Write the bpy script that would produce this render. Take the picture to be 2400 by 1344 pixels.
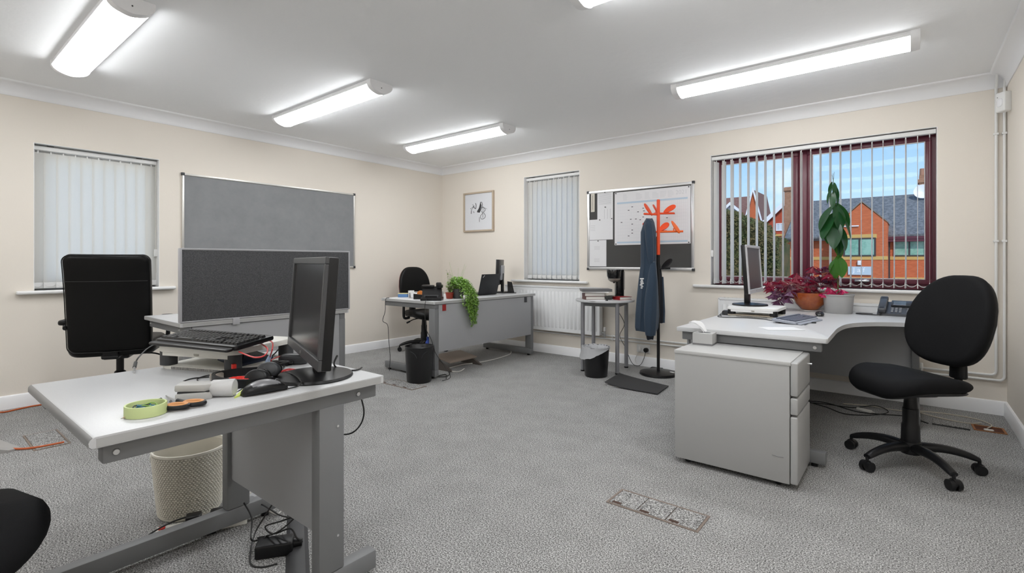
import bpy, bmesh, math, random
from mathutils import Vector, Matrix
for o in list(bpy.data.objects): bpy.data.objects.remove(o, do_unlink=True)
SC = bpy.context.scene; COL = SC.collection
PI = math.pi; rad = math.radians

# ------------------------------------------------------------------ camera
F_PX, CX, HY, CAM_H = 1165.0, 1200.0, 614.6, 1.10      # focal length, centre column, horizon row (2400x1344 frame), eye height
YAW = rad(38.639)
cam_d = bpy.data.cameras.new('camera'); cam = bpy.data.objects.new('camera', cam_d); COL.objects.link(cam)
cam_d.sensor_width = 36.0; cam_d.lens = 36.0 * F_PX / 2400.0
cam_d.shift_y = -(672.0 - HY) / 2400.0; cam_d.clip_start = 0.02; cam_d.clip_end = 500
cam.location = (0, 0, CAM_H); cam.rotation_euler = (PI/2, 0, YAW)
SC.camera = cam

# ------------------------------------------------------------------ world, sun, exposure
SKY_STRENGTH = 1.3
wd = bpy.data.worlds.new('sky'); SC.world = wd; wd.use_nodes = True
nt = wd.node_tree; N = nt.nodes; L = nt.links
bg = N['Background']
tc = N.new('ShaderNodeTexCoord'); sep = N.new('ShaderNodeSeparateXYZ'); L.new(tc.outputs['Generated'], sep.inputs[0])
ramp = N.new('ShaderNodeValToRGB'); L.new(sep.outputs['Z'], ramp.inputs[0])
e = ramp.color_ramp.elements
e[0].position = 0.0; e[0].color = (0.72, 0.82, 0.92, 1); e[1].position = 0.75; e[1].color = (0.16, 0.36, 0.74, 1)
m = e.new(0.10); m.color = (0.43, 0.64, 0.84, 1); m = e.new(0.24); m.color = (0.22, 0.45, 0.75, 1)
mp = N.new('ShaderNodeMapping'); mp.inputs['Scale'].default_value = (3.0, 3.0, 6.0); L.new(tc.outputs['Generated'], mp.inputs[0])
cn = N.new('ShaderNodeTexNoise'); cn.inputs['Scale'].default_value = 1.7; cn.inputs['Detail'].default_value = 6; L.new(mp.outputs[0], cn.inputs[0])
cr = N.new('ShaderNodeValToRGB'); L.new(cn.outputs['Fac'], cr.inputs[0])
cr.color_ramp.elements[0].position = 0.50; cr.color_ramp.elements[0].color = (0, 0, 0, 1)
cr.color_ramp.elements[1].position = 0.74; cr.color_ramp.elements[1].color = (.85, .85, .85, 1)
mx = N.new('ShaderNodeMixRGB'); L.new(cr.outputs[0], mx.inputs[0]); L.new(ramp.outputs[0], mx.inputs[1]); mx.inputs[2].default_value = (.92, .94, .97, 1)
L.new(mx.outputs[0], bg.inputs['Color']); bg.inputs['Strength'].default_value = SKY_STRENGTH

sun_d = bpy.data.lights.new('sun', 'SUN'); sun = bpy.data.objects.new('sun', sun_d); COL.objects.link(sun)
sun_d.energy = 2.2; sun_d.angle = rad(2.0); sun_d.color = (1.0, 0.95, 0.88)
sun.rotation_euler = Vector((-0.45, 0.75, -0.75)).to_track_quat('-Z', 'Y').to_euler()   # shines away from us onto the houses opposite

LAMP_EMIT = 19.5                                            # strength of every ceiling diffuser
vs = SC.view_settings
vs.view_transform = 'Standard'; vs.look = 'None'; vs.gamma = 1.0; vs.use_curve_mapping = False; vs.exposure = 0.0

# ------------------------------------------------------------------ helpers
FW = Vector((-math.sin(YAW), math.cos(YAW), 0)); RT = Vector((math.cos(YAW), math.sin(YAW), 0)); CAM = Vector((0, 0, CAM_H))
def ray(u, v): return FW + RT*((u-CX)/F_PX) + Vector((0, 0, (HY-v)/F_PX))
def PZ(u, v, z=0.0): d = ray(u, v); return CAM + d*((z-CAM_H)/d.z)      # pixel -> point on a horizontal surface
def PX(u, v, x): d = ray(u, v); return CAM + d*(x/d.x)                  # pixel -> point on a plane x = const
def PY(u, v, y): d = ray(u, v); return CAM + d*(y/d.y)

MATS = {}
def mat(name, col, rough=0.5, metal=0.0, spec=0.5, bump=None, speck=None, emit=None, sheen=0.0, coat=0.0, trans=None):
    """procedural principled material; bump=(scale,strength,detail); speck=(scale,colour2,lo,hi)"""
    if name in MATS: return MATS[name]
    m = bpy.data.materials.new(name); m.use_nodes = True; t = m.node_tree; b = t.nodes['Principled BSDF']
    b.inputs['Base Color'].default_value = (*col, 1); b.inputs['Roughness'].default_value = rough; b.inputs['Metallic'].default_value = metal
    b.inputs['Specular IOR Level'].default_value = spec
    if sheen: b.inputs['Sheen Weight'].default_value = sheen
    if coat: b.inputs['Coat Weight'].default_value = coat; b.inputs['Coat Roughness'].default_value = .08
    if emit: b.inputs['Emission Color'].default_value = (*emit[0], 1); b.inputs['Emission Strength'].default_value = emit[1]
    if bump or speck:
        c = t.nodes.new('ShaderNodeTexCoord')
    if speck:
        n = t.nodes.new('ShaderNodeTexNoise'); n.inputs['Scale'].default_value = speck[0]; n.inputs['Detail'].default_value = 4; n.inputs['Roughness'].default_value = .75
        t.links.new(c.outputs['Object'], n.inputs['Vector'])
        r = t.nodes.new('ShaderNodeValToRGB'); t.links.new(n.outputs['Fac'], r.inputs[0])
        r.color_ramp.elements[0].position = speck[2]; r.color_ramp.elements[0].color = (*col, 1)
        r.color_ramp.elements[1].position = speck[3]; r.color_ramp.elements[1].color = (*speck[1], 1)
        t.links.new(r.outputs[0], b.inputs['Base Color'])
    if bump:
        n2 = t.nodes.new('ShaderNodeTexNoise'); n2.inputs['Scale'].default_value = bump[0]; n2.inputs['Detail'].default_value = bump[2] if len(bump) > 2 else 3
        t.links.new(c.outputs['Object'], n2.inputs['Vector'])
        bp = t.nodes.new('ShaderNodeBump'); bp.inputs['Strength'].default_value = bump[1]; bp.inputs['Distance'].default_value = bump[3] if len(bump) > 3 else .01
        t.links.new(n2.outputs['Fac'], bp.inputs['Height']); t.links.new(bp.outputs[0], b.inputs['Normal'])
    if trans:                                             # cloth or leaf that lets some light through
        tr = t.nodes.new('ShaderNodeBsdfTranslucent'); tr.inputs['Color'].default_value = (*trans[0], 1)
        ms = t.nodes.new('ShaderNodeMixShader'); ms.inputs[0].default_value = trans[1]
        out = t.nodes['Material Output']
        t.links.new(b.outputs[0], ms.inputs[1]); t.links.new(tr.outputs[0], ms.inputs[2]); t.links.new(ms.outputs[0], out.inputs['Surface'])
    MATS[name] = m; return m
def glass_mat(name='window_glass', tint=(1, 1, 1)):
    if name in MATS: return MATS[name]
    m = bpy.data.materials.new(name); m.use_nodes = True; t = m.node_tree
    t.nodes.remove(t.nodes['Principled BSDF']); out = t.nodes['Material Output']
    a = t.nodes.new('ShaderNodeBsdfTransparent'); a.inputs[0].default_value = (*tint, 1)
    g = t.nodes.new('ShaderNodeBsdfGlossy'); g.inputs['Roughness'].default_value = .02
    f = t.nodes.new('ShaderNodeFresnel'); f.inputs[0].default_value = 1.12
    s = t.nodes.new('ShaderNodeMixShader'); t.links.new(f.outputs[0], s.inputs[0]); t.links.new(a.outputs[0], s.inputs[1]); t.links.new(g.outputs[0], s.inputs[2])
    t.links.new(s.outputs[0], out.inputs['Surface']); MATS[name] = m; return m

def catmull(pts, n=8, closed=False):
    P = [Vector(p) for p in pts]; out = []; m = len(P)
    for i in range(m if closed else m-1):
        if closed: a, b, c, d = P[(i-1) % m], P[i], P[(i+1) % m], P[(i+2) % m]
        else: a, b, c, d = P[max(i-1, 0)], P[i], P[i+1], P[min(i+2, m-1)]
        for k in range(n):
            t = k/n; out.append(.5*((2*b)+(c-a)*t+(2*a-5*b+4*c-d)*t*t+(3*b-a-3*c+d)*t**3))
    if not closed: out.append(P[-1])
    return out
def rrect(w, h, r, n=5):                                  # rounded rectangle outline, centred
    out = []
    for cx, cy, a0 in ((w/2-r, h/2-r, 0), (-w/2+r, h/2-r, 90), (-w/2+r, -h/2+r, 180), (w/2-r, -h/2+r, 270)):
        for k in range(n+1):
            a = rad(a0+90*k/n); out.append((cx+r*math.cos(a), cy+r*math.sin(a)))
    return out

class B:
    """collects geometry for ONE mesh object"""
    def __init__(s): s.bm = bmesh.new()
    def _faces(s, vs, fs):
        v = [s.bm.verts.new(Vector(p)) for p in vs]; out = []
        for f in fs:
            try: out.append(s.bm.faces.new([v[i] for i in f]))
            except ValueError: pass
        return v, out
    def box(s, x0, x1, y0, y1, z0, z1, r=0, seg=2, M=None):
        vs = [(x0,y0,z0),(x1,y0,z0),(x1,y1,z0),(x0,y1,z0),(x0,y0,z1),(x1,y0,z1),(x1,y1,z1),(x0,y1,z1)]
        if M is not None: vs = [M @ Vector(p) for p in vs]
        v, f = s._faces(vs, [(3,2,1,0),(4,5,6,7),(0,1,5,4),(1,2,6,5),(2,3,7,6),(3,0,4,7)])
        if r:
            es = {e for q in f for e in q.edges}
            bmesh.ops.bevel(s.bm, geom=list(es), offset=r, segments=seg, profile=.5, affect='EDGES')
        return s
    def cbox(s, c, d, r=0, seg=2, M=None):
        return s.box(c[0]-d[0]/2, c[0]+d[0]/2, c[1]-d[1]/2, c[1]+d[1]/2, c[2]-d[2]/2, c[2]+d[2]/2, r, seg, M)
    def loft(s, rings, cap=True, closed=True):
        n = len(rings[0]); vs = [p for R in rings for p in R]; fs = []
        for i in range(len(rings)-1):
            for k in range(n if closed else n-1):
                a = i*n+k; b = i*n+(k+1) % n; fs.append((a, b, b+n, a+n))
        if cap and closed: fs.append(tuple(range(n-1, -1, -1))); fs.append(tuple(range((len(rings)-1)*n, len(rings)*n)))
        s._faces(vs, fs); return s
    def tube(s, pts, r, seg=8, smooth=0, closed=False, r1=None):
        P = catmull(pts, smooth, closed) if smooth else [Vector(p) for p in pts]
        n = len(P); rings = []; up = None
        for i in range(n):
            if closed: t = P[(i+1) % n]-P[i-1]
            else: t = P[min(i+1, n-1)]-P[max(i-1, 0)]
            t = t.normalized() if t.length > 1e-9 else Vector((0, 0, 1))
            if up is None: up = Vector((0, 0, 1)) if abs(t.z) < .9 else Vector((1, 0, 0))
            a = (up - t*up.dot(t))
            a = a.normalized() if a.length > 1e-6 else t.orthogonal().normalized()
            up = a; b = t.cross(a); q = r if r1 is None else r+(r1-r)*i/(n-1)
            rings.append([P[i]+a*q*math.cos(2*PI*k/seg)+b*q*math.sin(2*PI*k/seg) for k in range(seg)])
        if closed: rings.append(rings[0]); return s.loft(rings, cap=False)
        return s.loft(rings)
    def cyl(s, p0, p1, r, r1=None, seg=20): return s.tube([p0, p1], r, seg, r1=r if r1 is None else r1)
    def lathe(s, prof, seg=32, c=(0, 0, 0), sx=1, sy=1, cap=True):
        return s.loft([[(c[0]+sx*r*math.cos(2*PI*k/seg), c[1]+sy*r*math.sin(2*PI*k/seg), c[2]+z) for k in range(seg)] for r, z in prof], cap=cap)
    def prism(s, poly, z0, z1, r=0, seg=2, M=None):
        n = len(poly); vs = [(p[0], p[1], z0) for p in poly]+[(p[0], p[1], z1) for p in poly]
        if M is not None: vs = [M @ Vector(p) for p in vs]
        fs = [tuple(range(n-1, -1, -1)), tuple(range(n, 2*n))]+[(i, (i+1) % n, (i+1) % n+n, i+n) for i in range(n)]
        v, f = s._faces(vs, fs)
        if r:
            es = {e for q in f[:2] for e in q.edges}
            bmesh.ops.bevel(s.bm, geom=list(es), offset=r, segments=seg, profile=.5, affect='EDGES')
        return s
    def pad(s, outline, thick, M=None, rings=5, edge=.03, dome=.01, bend=None):
        """cushion: outline in local xy, thickness along z, rounded rim"""
        R = []; cx = sum(p[0] for p in outline)/len(outline); cy = sum(p[1] for p in outline)/len(outline)
        ext = max(math.hypot(p[0]-cx, p[1]-cy) for p in outline)
        prof = []
        for sgn in (-1, 1):
            seq = []
            for k in range(rings+1):
                a = (PI/2)*k/rings; seq.append((1-edge/ext*(1-math.cos(a)), math.sin(a)))
            inner = [(.72, 1+dome/(thick/2)*.35), (.42, 1+dome/(thick/2)*.8), (.12, 1+dome/(thick/2))]
            seq += inner
            seq = [(a, sgn*b*thick/2) for a, b in seq]
            prof = list(reversed(seq)) if sgn < 0 else prof + seq[1:]
        for sc, z in prof:
            ring = []
            for p in outline:
                q = Vector((cx+(p[0]-cx)*sc, cy+(p[1]-cy)*sc, z))
                if bend: q = Vector(bend(q))
                ring.append(M @ q if M is not None else q)
            R.append(ring)
        return s.loft(R)
    def poly(s, vs, fs, M=None):
        s._faces([M @ Vector(p) for p in vs] if M is not None else vs, fs); return s
    def xf(s, M): bmesh.ops.transform(s.bm, matrix=M, verts=s.bm.verts[:]); return s
    def obj(s, name, m, parent=None, smooth=35, loc=None, rot=None, kind=None, label=None):
        bmesh.ops.recalc_face_normals(s.bm, faces=s.bm.faces[:])
        me = bpy.data.meshes.new(name); s.bm.to_mesh(me); s.bm.free()
        if isinstance(m, (list, tuple)):
            for q in m: me.materials.append(q)
        else: me.materials.append(m)
        if smooth:
            for p in me.polygons: p.use_smooth = True
            me.set_sharp_from_angle(angle=rad(smooth))
        o = bpy.data.objects.new(name, me); COL.objects.link(o)
        if parent is not None: o.parent = parent
        if loc is not None: o.location = loc
        if rot is not None: o.rotation_euler = rot
        if kind: o['kind'] = kind
        if label: o['label'] = label
        return o
def inst(name, src, parent=None, loc=(0, 0, 0), rot=(0, 0, 0), scale=(1, 1, 1)):
    o = bpy.data.objects.new(name, src.data if hasattr(src, 'data') else src); COL.objects.link(o)
    o.parent = parent; o.location = loc; o.rotation_euler = rot; o.scale = scale; return o
def thing(name, label, cat, loc=(0, 0, 0), rz=0.0, group=None):
    o = bpy.data.objects.new(name, None); COL.objects.link(o); o.location = loc; o.rotation_euler = (0, 0, rz)
    o.empty_display_size = .05; return tag(o, label, cat, group)
def tag(o, label, cat, group=None):
    o['label'] = label; o['category'] = cat
    if group: o['group'] = group
    return o
def struct(o, label=None, cat=None):
    o['kind'] = 'structure'
    if label: o['label'] = label
    if cat: o['category'] = cat
    return o
def text(body, size, m, parent, M, name='lettering', extrude=.0006, align='CENTER'):
    c = bpy.data.curves.new(name, 'FONT'); c.body = body; c.size = size; c.extrude = extrude; c.align_x = align; c.align_y = 'CENTER'
    t = bpy.data.objects.new(name, c); COL.objects.link(t); bpy.context.view_layer.update()
    me = bpy.data.meshes.new_from_object(t.evaluated_get(bpy.context.evaluated_depsgraph_get())); bpy.data.objects.remove(t)
    me.transform(M); me.materials.clear(); me.materials.append(m); me.name = name
    o = bpy.data.objects.new(name, me); COL.objects.link(o); o.parent = parent; return o
def T(x, y, z): return Matrix.Translation((x, y, z))
def RZ(a): return Matrix.Rotation(a, 4, 'Z')
def RX(a): return Matrix.Rotation(a, 4, 'X')
def RY(a): return Matrix.Rotation(a, 4, 'Y')

# ------------------------------------------------------------------ materials
WALL = mat('cream_paint', (.80, .745, .67), .75, bump=(90, .12, 3, .003))
CEIL = mat('ceiling_paint', (.95, .96, .975), .85, bump=(14, .35, 6, .006))
TRIM = mat('white_gloss', (.90, .905, .92), .35)
SILL = mat('sill_white', (.84, .84, .84), .3)
WHITE = mat('white_plastic', (.82, .82, .81), .4)
OFFW = mat('off_white_plastic', (.74, .73, .68), .45)
PLUM = mat('plum_window_frame', (.15, .028, .048), .32)
BLACKPL = mat('black_plastic', (.008, .008, .009), .38, spec=.35, bump=(400, .05, 2, .001))
BLACKG = mat('black_gloss', (.008, .008, .009), .12)
DARK = mat('dark_grey_plastic', (.04, .042, .046), .45)
GREYM = mat('grey_powder_coat', (.175, .178, .184), .5, bump=(300, .05, 2, .0006))
GREYP = mat('grey_panel', (.355, .36, .372), .55)
TOP = mat('light_grey_laminate', (.555, .56, .57), .36, speck=(220, (.525, .53, .54), .4, .6))
EDGE = mat('light_grey_edging', (.40, .40, .395), .45)
CHROME = mat('brushed_metal', (.62, .62, .62), .28, metal=1.0)
ALU = mat('aluminium', (.72, .72, .73), .35, metal=.85)
BLACKFAB = mat('black_fabric', (.0045, .0046, .0054), .75, spec=.18, bump=(700, .35, 2, .002))
LEATHER = mat('black_leather', (.0035, .0035, .0035), .40, spec=.22, bump=(220, .12, 3, .002))
CABLE = mat('black_cable', (.012, .012, .012), .45)
WCABLE = mat('white_cable', (.68, .66, .62), .5)
RED = mat('red_plastic', (.72, .03, .02), .4)
ORANGE = mat('orange_red_plastic', (.86, .085, .02), .38)
GREYPL = mat('grey_plastic', (.36, .35, .34), .45)
PAPER = mat('paper_white', (.80, .80, .82), .8)
GLASS = glass_mat()
INK = mat('print_ink', (.05, .05, .06), .8)
GREYINK = mat('pale_grey_ink', (.55, .55, .57), .8)
WOODL = mat('light_wood', (.48, .36, .25), .5, speck=(14, (.56, .44, .32), .35, .65))

# carpet: speckled loop pile
def carpet_mat():
    m = bpy.data.materials.new('speckled_carpet'); m.use_nodes = True; t = m.node_tree; b = t.nodes['Principled BSDF']; Lk = t.links.new
    c = t.nodes.new('ShaderNodeTexCoord')
    def noise(sc, det, ro): 
        n = t.nodes.new('ShaderNodeTexNoise'); n.inputs['Scale'].default_value = sc; n.inputs['Detail'].default_value = det; n.inputs['Roughness'].default_value = ro
        Lk(c.outputs['Object'], n.inputs['Vector']); return n
    n1 = noise(180, 3, .85); n2 = noise(6, 4, .6)
    r = t.nodes.new('ShaderNodeValToRGB'); Lk(n1.outputs['Fac'], r.inputs[0])
    el = r.color_ramp.elements; el[0].position = .385; el[0].color = (.03, .029, .028, 1); el[1].position = .625; el[1].color = (.68, .675, .666, 1)
    q = el.new(.50); q.color = (.265, .262, .258, 1)
    mr = t.nodes.new('ShaderNodeMapRange'); Lk(n2.outputs['Fac'], mr.inputs[0]); mr.inputs[1].default_value = .3; mr.inputs[2].default_value = .7; mr.inputs[3].default_value = .90; mr.inputs[4].default_value = 1.08
    mm = t.nodes.new('ShaderNodeMixRGB'); mm.blend_type = 'MULTIPLY'; mm.inputs[0].default_value = 1; Lk(r.outputs[0], mm.inputs[1]); Lk(mr.outputs[0], mm.inputs[2])
    Lk(mm.outputs[0], b.inputs['Base Color']); b.inputs['Roughness'].default_value = .95; b.inputs['Specular IOR Level'].default_value = .15
    bp = t.nodes.new('ShaderNodeBump'); bp.inputs['Strength'].default_value = .5; bp.inputs['Distance'].default_value = .004; Lk(n1.outputs['Fac'], bp.inputs['Height']); Lk(bp.outputs[0], b.inputs['Normal'])
    return m
CARPET = carpet_mat()

# ------------------------------------------------------------------ room shell
XL, XR, YB, YF, ZC, WT = -5.27, .545, 4.98, -1.9, 2.45, .28
W1 = (.690, 1.512, .880, 2.024)          # left wall window: y0,y1,z0,z1
W2 = (-3.79, -2.982, .880, 2.166)        # small window in the end wall: x0,x1,z0,z1
W3 = (-1.511, .166, .880, 2.134)         # large window
b = B(); b.box(XL-.3, XR+.3, YF-.3, YB+.3, -.2, 0); struct(b.obj('floor', CARPET, smooth=0), 'speckled grey carpet floor', 'floor')
b = B(); b.box(XL-.3, XR+.3, YF-.3, YB+.3, ZC, ZC+.2); struct(b.obj('ceiling', CEIL, smooth=0), 'white textured ceiling', 'ceiling')
b = B(); y0, y1, z0, z1 = W1
b.box(XL-WT, XL, YF, y0, 0, ZC).box(XL-WT, XL, y1, YB, 0, ZC).box(XL-WT, XL, y0, y1, 0, z0).box(XL-WT, XL, y0, y1, z1, ZC)
struct(b.obj('wall_left', WALL, smooth=0), 'cream painted wall with the grey pinboard', 'wall')
b = B()
b.box(XL-WT, W2[0], YB, YB+WT, 0, ZC).box(W2[1], W3[0], YB, YB+WT, 0, ZC).box(W3[1], XR+WT, YB, YB+WT, 0, ZC)
for w in (W2, W3): b.box(w[0], w[1], YB, YB+WT, 0, w[2]).box(w[0], w[1], YB, YB+WT, w[3], ZC)
struct(b.obj('wall_back', WALL, smooth=0), 'cream painted wall with the plum framed window', 'wall')
b = B(); b.box(XR, XR+WT, YF, YB, 0, ZC); struct(b.obj('wall_right', WALL, smooth=0), 'cream painted wall at the right edge', 'wall')
b = B(); b.box(XL-WT, XR+WT, YF-WT, YF, 0, ZC); struct(b.obj('wall_rear', WALL, smooth=0), 'cream painted wall behind the viewer', 'wall')
# coving: concave profile swept along each wall, mitred by overlap
def coving(name, a, bb, nrm, lab):
    a = Vector(a); bb = Vector(bb); n = Vector(nrm)
    prof = [(0, -.100), (.006, -.100), (.010, -.092)] + [(.010+.078*(1-math.cos(t))*1.0, -.092+.078*math.sin(t)) for t in [PI/2*k/8 for k in range(1, 9)]] + [(.094, -.010), (.098, -.004), (.098, 0), (0, 0)]
    d = (bb-a).normalized(); rings = []
    for p, s in ((a, 1), (bb, -1)):
        rings.append([p + n*q[0] + d*(s*q[0]) + Vector((0, 0, q[1])) for q in prof])
    struct(B().loft(rings).obj(name, TRIM, smooth=40), lab, 'coving')
coving('trim_1', (XL, YF, ZC), (XL, YB, ZC), (1, 0, 0), 'white coving along the left wall')
coving('trim_2', (XL, YB, ZC), (XR, YB, ZC), (0, -1, 0), 'white coving above the windows of the end wall')
coving('trim_3', (XR, YB, ZC), (XR, YF, ZC), (-1, 0, 0), 'white coving along the right wall')
coving('trim_4', (XR, YF, ZC), (XL, YF, ZC), (0, 1, 0), 'white coving along the wall behind the viewer')
def skirting(name, a, bb, nrm, lab):
    a = Vector(a); bb = Vector(bb); n = Vector(nrm); d = (bb-a).normalized()
    prof = [(0, 0), (.018, 0), (.018, .084), (.013, .096), (.006, .101), (0, .101)]; rings = []
    for p, s in ((a, 1), (bb, -1)): rings.append([p + n*q[0] + d*(s*q[0]) + Vector((0, 0, q[1])) for q in prof])
    struct(B().loft(rings).obj(name, TRIM, smooth=30), lab, 'skirting board')
skirting('baseboard_left', (XL, YF, 0), (XL, YB, 0), (1, 0, 0), 'white skirting board along the left wall')
skirting('baseboard_back', (XL, YB, 0), (XR, YB, 0), (0, -1, 0), 'white skirting board below the large window')
skirting('baseboard_right', (XR, YB, 0), (XR, YF, 0), (-1, 0, 0), 'white skirting board of the right wall')
skirting('baseboard_rear', (XR, YF, 0), (XL, YF, 0), (0, 1, 0), 'white skirting board behind the viewer')

# ------------------------------------------------------------------ windows (local frame: x along the wall, y outwards, z up)
def window(name, label, loc, rz, w, z0, z1, splits, fmat, sill_l, sill_r, handle=None):
    t = thing(name, label, 'window', loc, rz); t['kind'] = 'structure'
    h0, h1 = z0, z1; yo = .13; fw = .040
    b = B(); b.box(0, w, yo, yo+.07, h0, h0+fw).box(0, w, yo, yo+.07, h1-fw, h1).box(0, fw*.7, yo, yo+.07, h0+fw, h1-fw).box(w-fw*.7, w, yo, yo+.07, h0+fw, h1-fw)
    b.obj('window_frame', fmat, t, smooth=0)
    xs = [fw*.7]+[q for q in splits]+[w-fw*.7]
    for q in splits: B().box(q-.035, q+.035, yo-.005, yo+.07, h0+fw, h1-fw, .006).obj('mullion', fmat, t)
    for i in range(len(xs)-1):
        a = xs[i]+(.035 if i else 0); c = xs[i+1]-(.035 if i < len(xs)-2 else 0); s = .040; lo = h0+fw; hi = h1-fw
        b = B(); b.box(a, c, yo-.012, yo+.05, lo, lo+s, .005).box(a, c, yo-.012, yo+.05, hi-s, hi, .005).box(a, a+s, yo-.012, yo+.05, lo+s, hi-s, .005).box(c-s, c, yo-.012, yo+.05, lo+s, hi-s, .005)
        sash = b.obj('sash', fmat, t)
        b = B(); g = .006; b.box(a+s, c-s, yo-.004, yo+.008, lo+s, lo+s+g).box(a+s, c-s, yo-.004, yo+.008, hi-s-g, hi-s).box(a+s, a+s+g, yo-.004, yo+.008, lo+s+g, hi-s-g).box(c-s-g, c-s, yo-.004, yo+.008, lo+s+g, hi-s-g)
        b.obj('glazing_bead', WHITE, sash, smooth=0)
        B().box(a+s, c-s, yo+.012, yo+.018, lo+s, hi-s).obj('pane', GLASS, sash, smooth=0)
        if handle and i == len(xs)-2:
            hx = a+(c-a)*handle
            B().box(hx-.075, hx+.03, yo-.045, yo-.03, lo+.012, lo+.032, .006).box(hx-.012, hx+.012, yo-.035, yo-.01, lo+.008, lo+.036, .004).obj('handle', CHROME, sash)
    b = B(); b.box(0, .004, .001, yo, h0, h1).box(w-.004, w, .001, yo, h0, h1).box(.004, w-.004, .001, yo, h1-.004, h1); b.obj('reveal_lining', SILL, t, smooth=0)
    # sill board with a rounded nose
    b = B(); b.box(-sill_l, w+sill_r, -.045, .0, h0-.028, h0, .010, 3).box(0, w, -.002, yo, h0-.028, h0)
    b.obj('window_sill', SILL, t)
    return t
window('window_1', 'window with closed white blind behind the leather chair', (XL, W1[0], 0), PI/2, W1[1]-W1[0], W1[2], W1[3], [], WHITE, .10, .12)
window('window_2', 'narrow window with closed white blind above the radiator', (W2[0], YB, 0), 0, W2[1]-W2[0], W2[2], W2[3], [], WHITE, .18, .12)
window('window_3', 'large plum framed window looking out on brick houses', (W3[0], YB, 0), 0, W3[1]-W3[0], W3[2], W3[3], [.765], PLUM, .16, .14, handle=.5)

# ------------------------------------------------------------------ vertical blinds
SLAT = mat('blind_fabric', (.84, .84, .83), .85, bump=(60, .25, 4, .003), trans=((1.0, .98, .94), .66))
SLATW = mat('blind_fabric_open', (.88, .88, .87), .85, bump=(60, .25, 4, .003), trans=((1.0, .985, .955), .5))
def vertical_blind(name, label, loc, rz, w, z0, z1, n, ang, side=0, wob=0.0, weights=True, x_first=None, pitch=None, fabric=None):
    """slats 89 mm wide; local x along the headrail, y outwards"""
    t = thing(name, label, 'blind', loc, rz); zt = z1-.045
    b = B(); b.box(.006, w-.006, -.002, .043, zt, z1-.012, .004).obj('headrail', WHITE, t)
    for bx in (.13*w, .84*w): B().box(bx-.02, bx+.02, .005, .035, z1-.013, z1-.001).obj('bracket', DARK, t)
    rnd = random.Random(len(label)); zb = z0+.012
    x0 = x_first if x_first is not None else .05; p = pitch if pitch else (w-.10)/(n-1)
    # one shared slat: cloth strip with pocket at the foot
    hw = .0445; b = B(); b.box(-hw, hw, -.0005, .0005, zb-zt+.045, -.016)
    slat_me = b.obj('slat', fabric or SLAT, None, smooth=0); slat_me_data = slat_me.data; bpy.data.objects.remove(slat_me)
    b = B(); b.box(-hw, hw, -.0022, .0022, zb-zt, zb-zt+.046, .0012, 1); q = b.obj('weight', WHITE, None); wdat = q.data; bpy.data.objects.remove(q)
    b = B(); b.box(-.004, .004, -.003, .003, -.024, .002); q = b.obj('hanger', WHITE, None, smooth=0); hdat = q.data; bpy.data.objects.remove(q)
    xs = []
    for i in range(n):
        x = x0+p*i; xs.append(x); a = ang(i)+rnd.uniform(-wob, wob)
        s = inst('slat', slat_me_data, t, (x, .02, zt), (0, 0, a))
        inst('hanger', hdat, s); 
        if weights: inst('weight', wdat, s)
    if weights:
        for i in range(n-1):
            for e in (-1, 1):
                a0, a1 = ang(i), ang(i+1)
                p0 = Vector((xs[i]+e*.042*math.cos(a0), .02+e*.042*math.sin(a0), zb+.034)); p1 = Vector((xs[i+1]+e*.042*math.cos(a1), .02+e*.042*math.sin(a1), zb+.034))
                mid = (p0+p1)/2-Vector((0, 0, .022)); q0 = p0.lerp(mid, .5)-Vector((0, 0, .006)); q1 = p1.lerp(mid, .5)-Vector((0, 0, .006))
                B().tube([p0, q0, mid, q1, p1], .0014, 5, smooth=3).obj('bottom_chain', WHITE, t)
    if side:
        cx = w-.012 if side > 0 else .012
        B().tube([(cx, .005, zt), (cx, .0, zt-.35), (cx-.002, -.002, z0+.34)], .002, 6, smooth=4).tube([(cx+.006, .012, zt), (cx+.006, .01, z0+.12)], .0016, 6).obj('pull_cord', OFFW, t)
        B().box(cx-.014, cx+.014, -.012, .012, z0+.27, z0+.335, .004).obj('cord_weight', WHITE, t)
    return t
w = W1[1]-W1[0]
vertical_blind('vertical_blind', 'closed white vertical blind in the window behind the leather chair', (XL-.055, W1[0], 0), PI/2, w, W1[2], W1[3], 11, lambda i: rad(7), side=1, wob=rad(2), x_first=.035, pitch=.0745)
w = W2[1]-W2[0]
vertical_blind('vertical_blind', 'closed white vertical blind in the narrow window above the radiator', (W2[0], YB+.045, 0), 0, w, W2[2], W2[3], 11, lambda i: rad(-14), wob=rad(2), x_first=.045, pitch=.0725)
w = W3[1]-W3[0]
vertical_blind('vertical_blind', 'open white vertical blind with slats turned edge-on across the large window', (W3[0], YB+.02, 0), 0, w, W3[2], W3[3], 23, lambda i: rad(88) if i > 1 else rad(74+8*i), side=-1, wob=rad(4), x_first=.045, pitch=.0722, fabric=SLATW)

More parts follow.
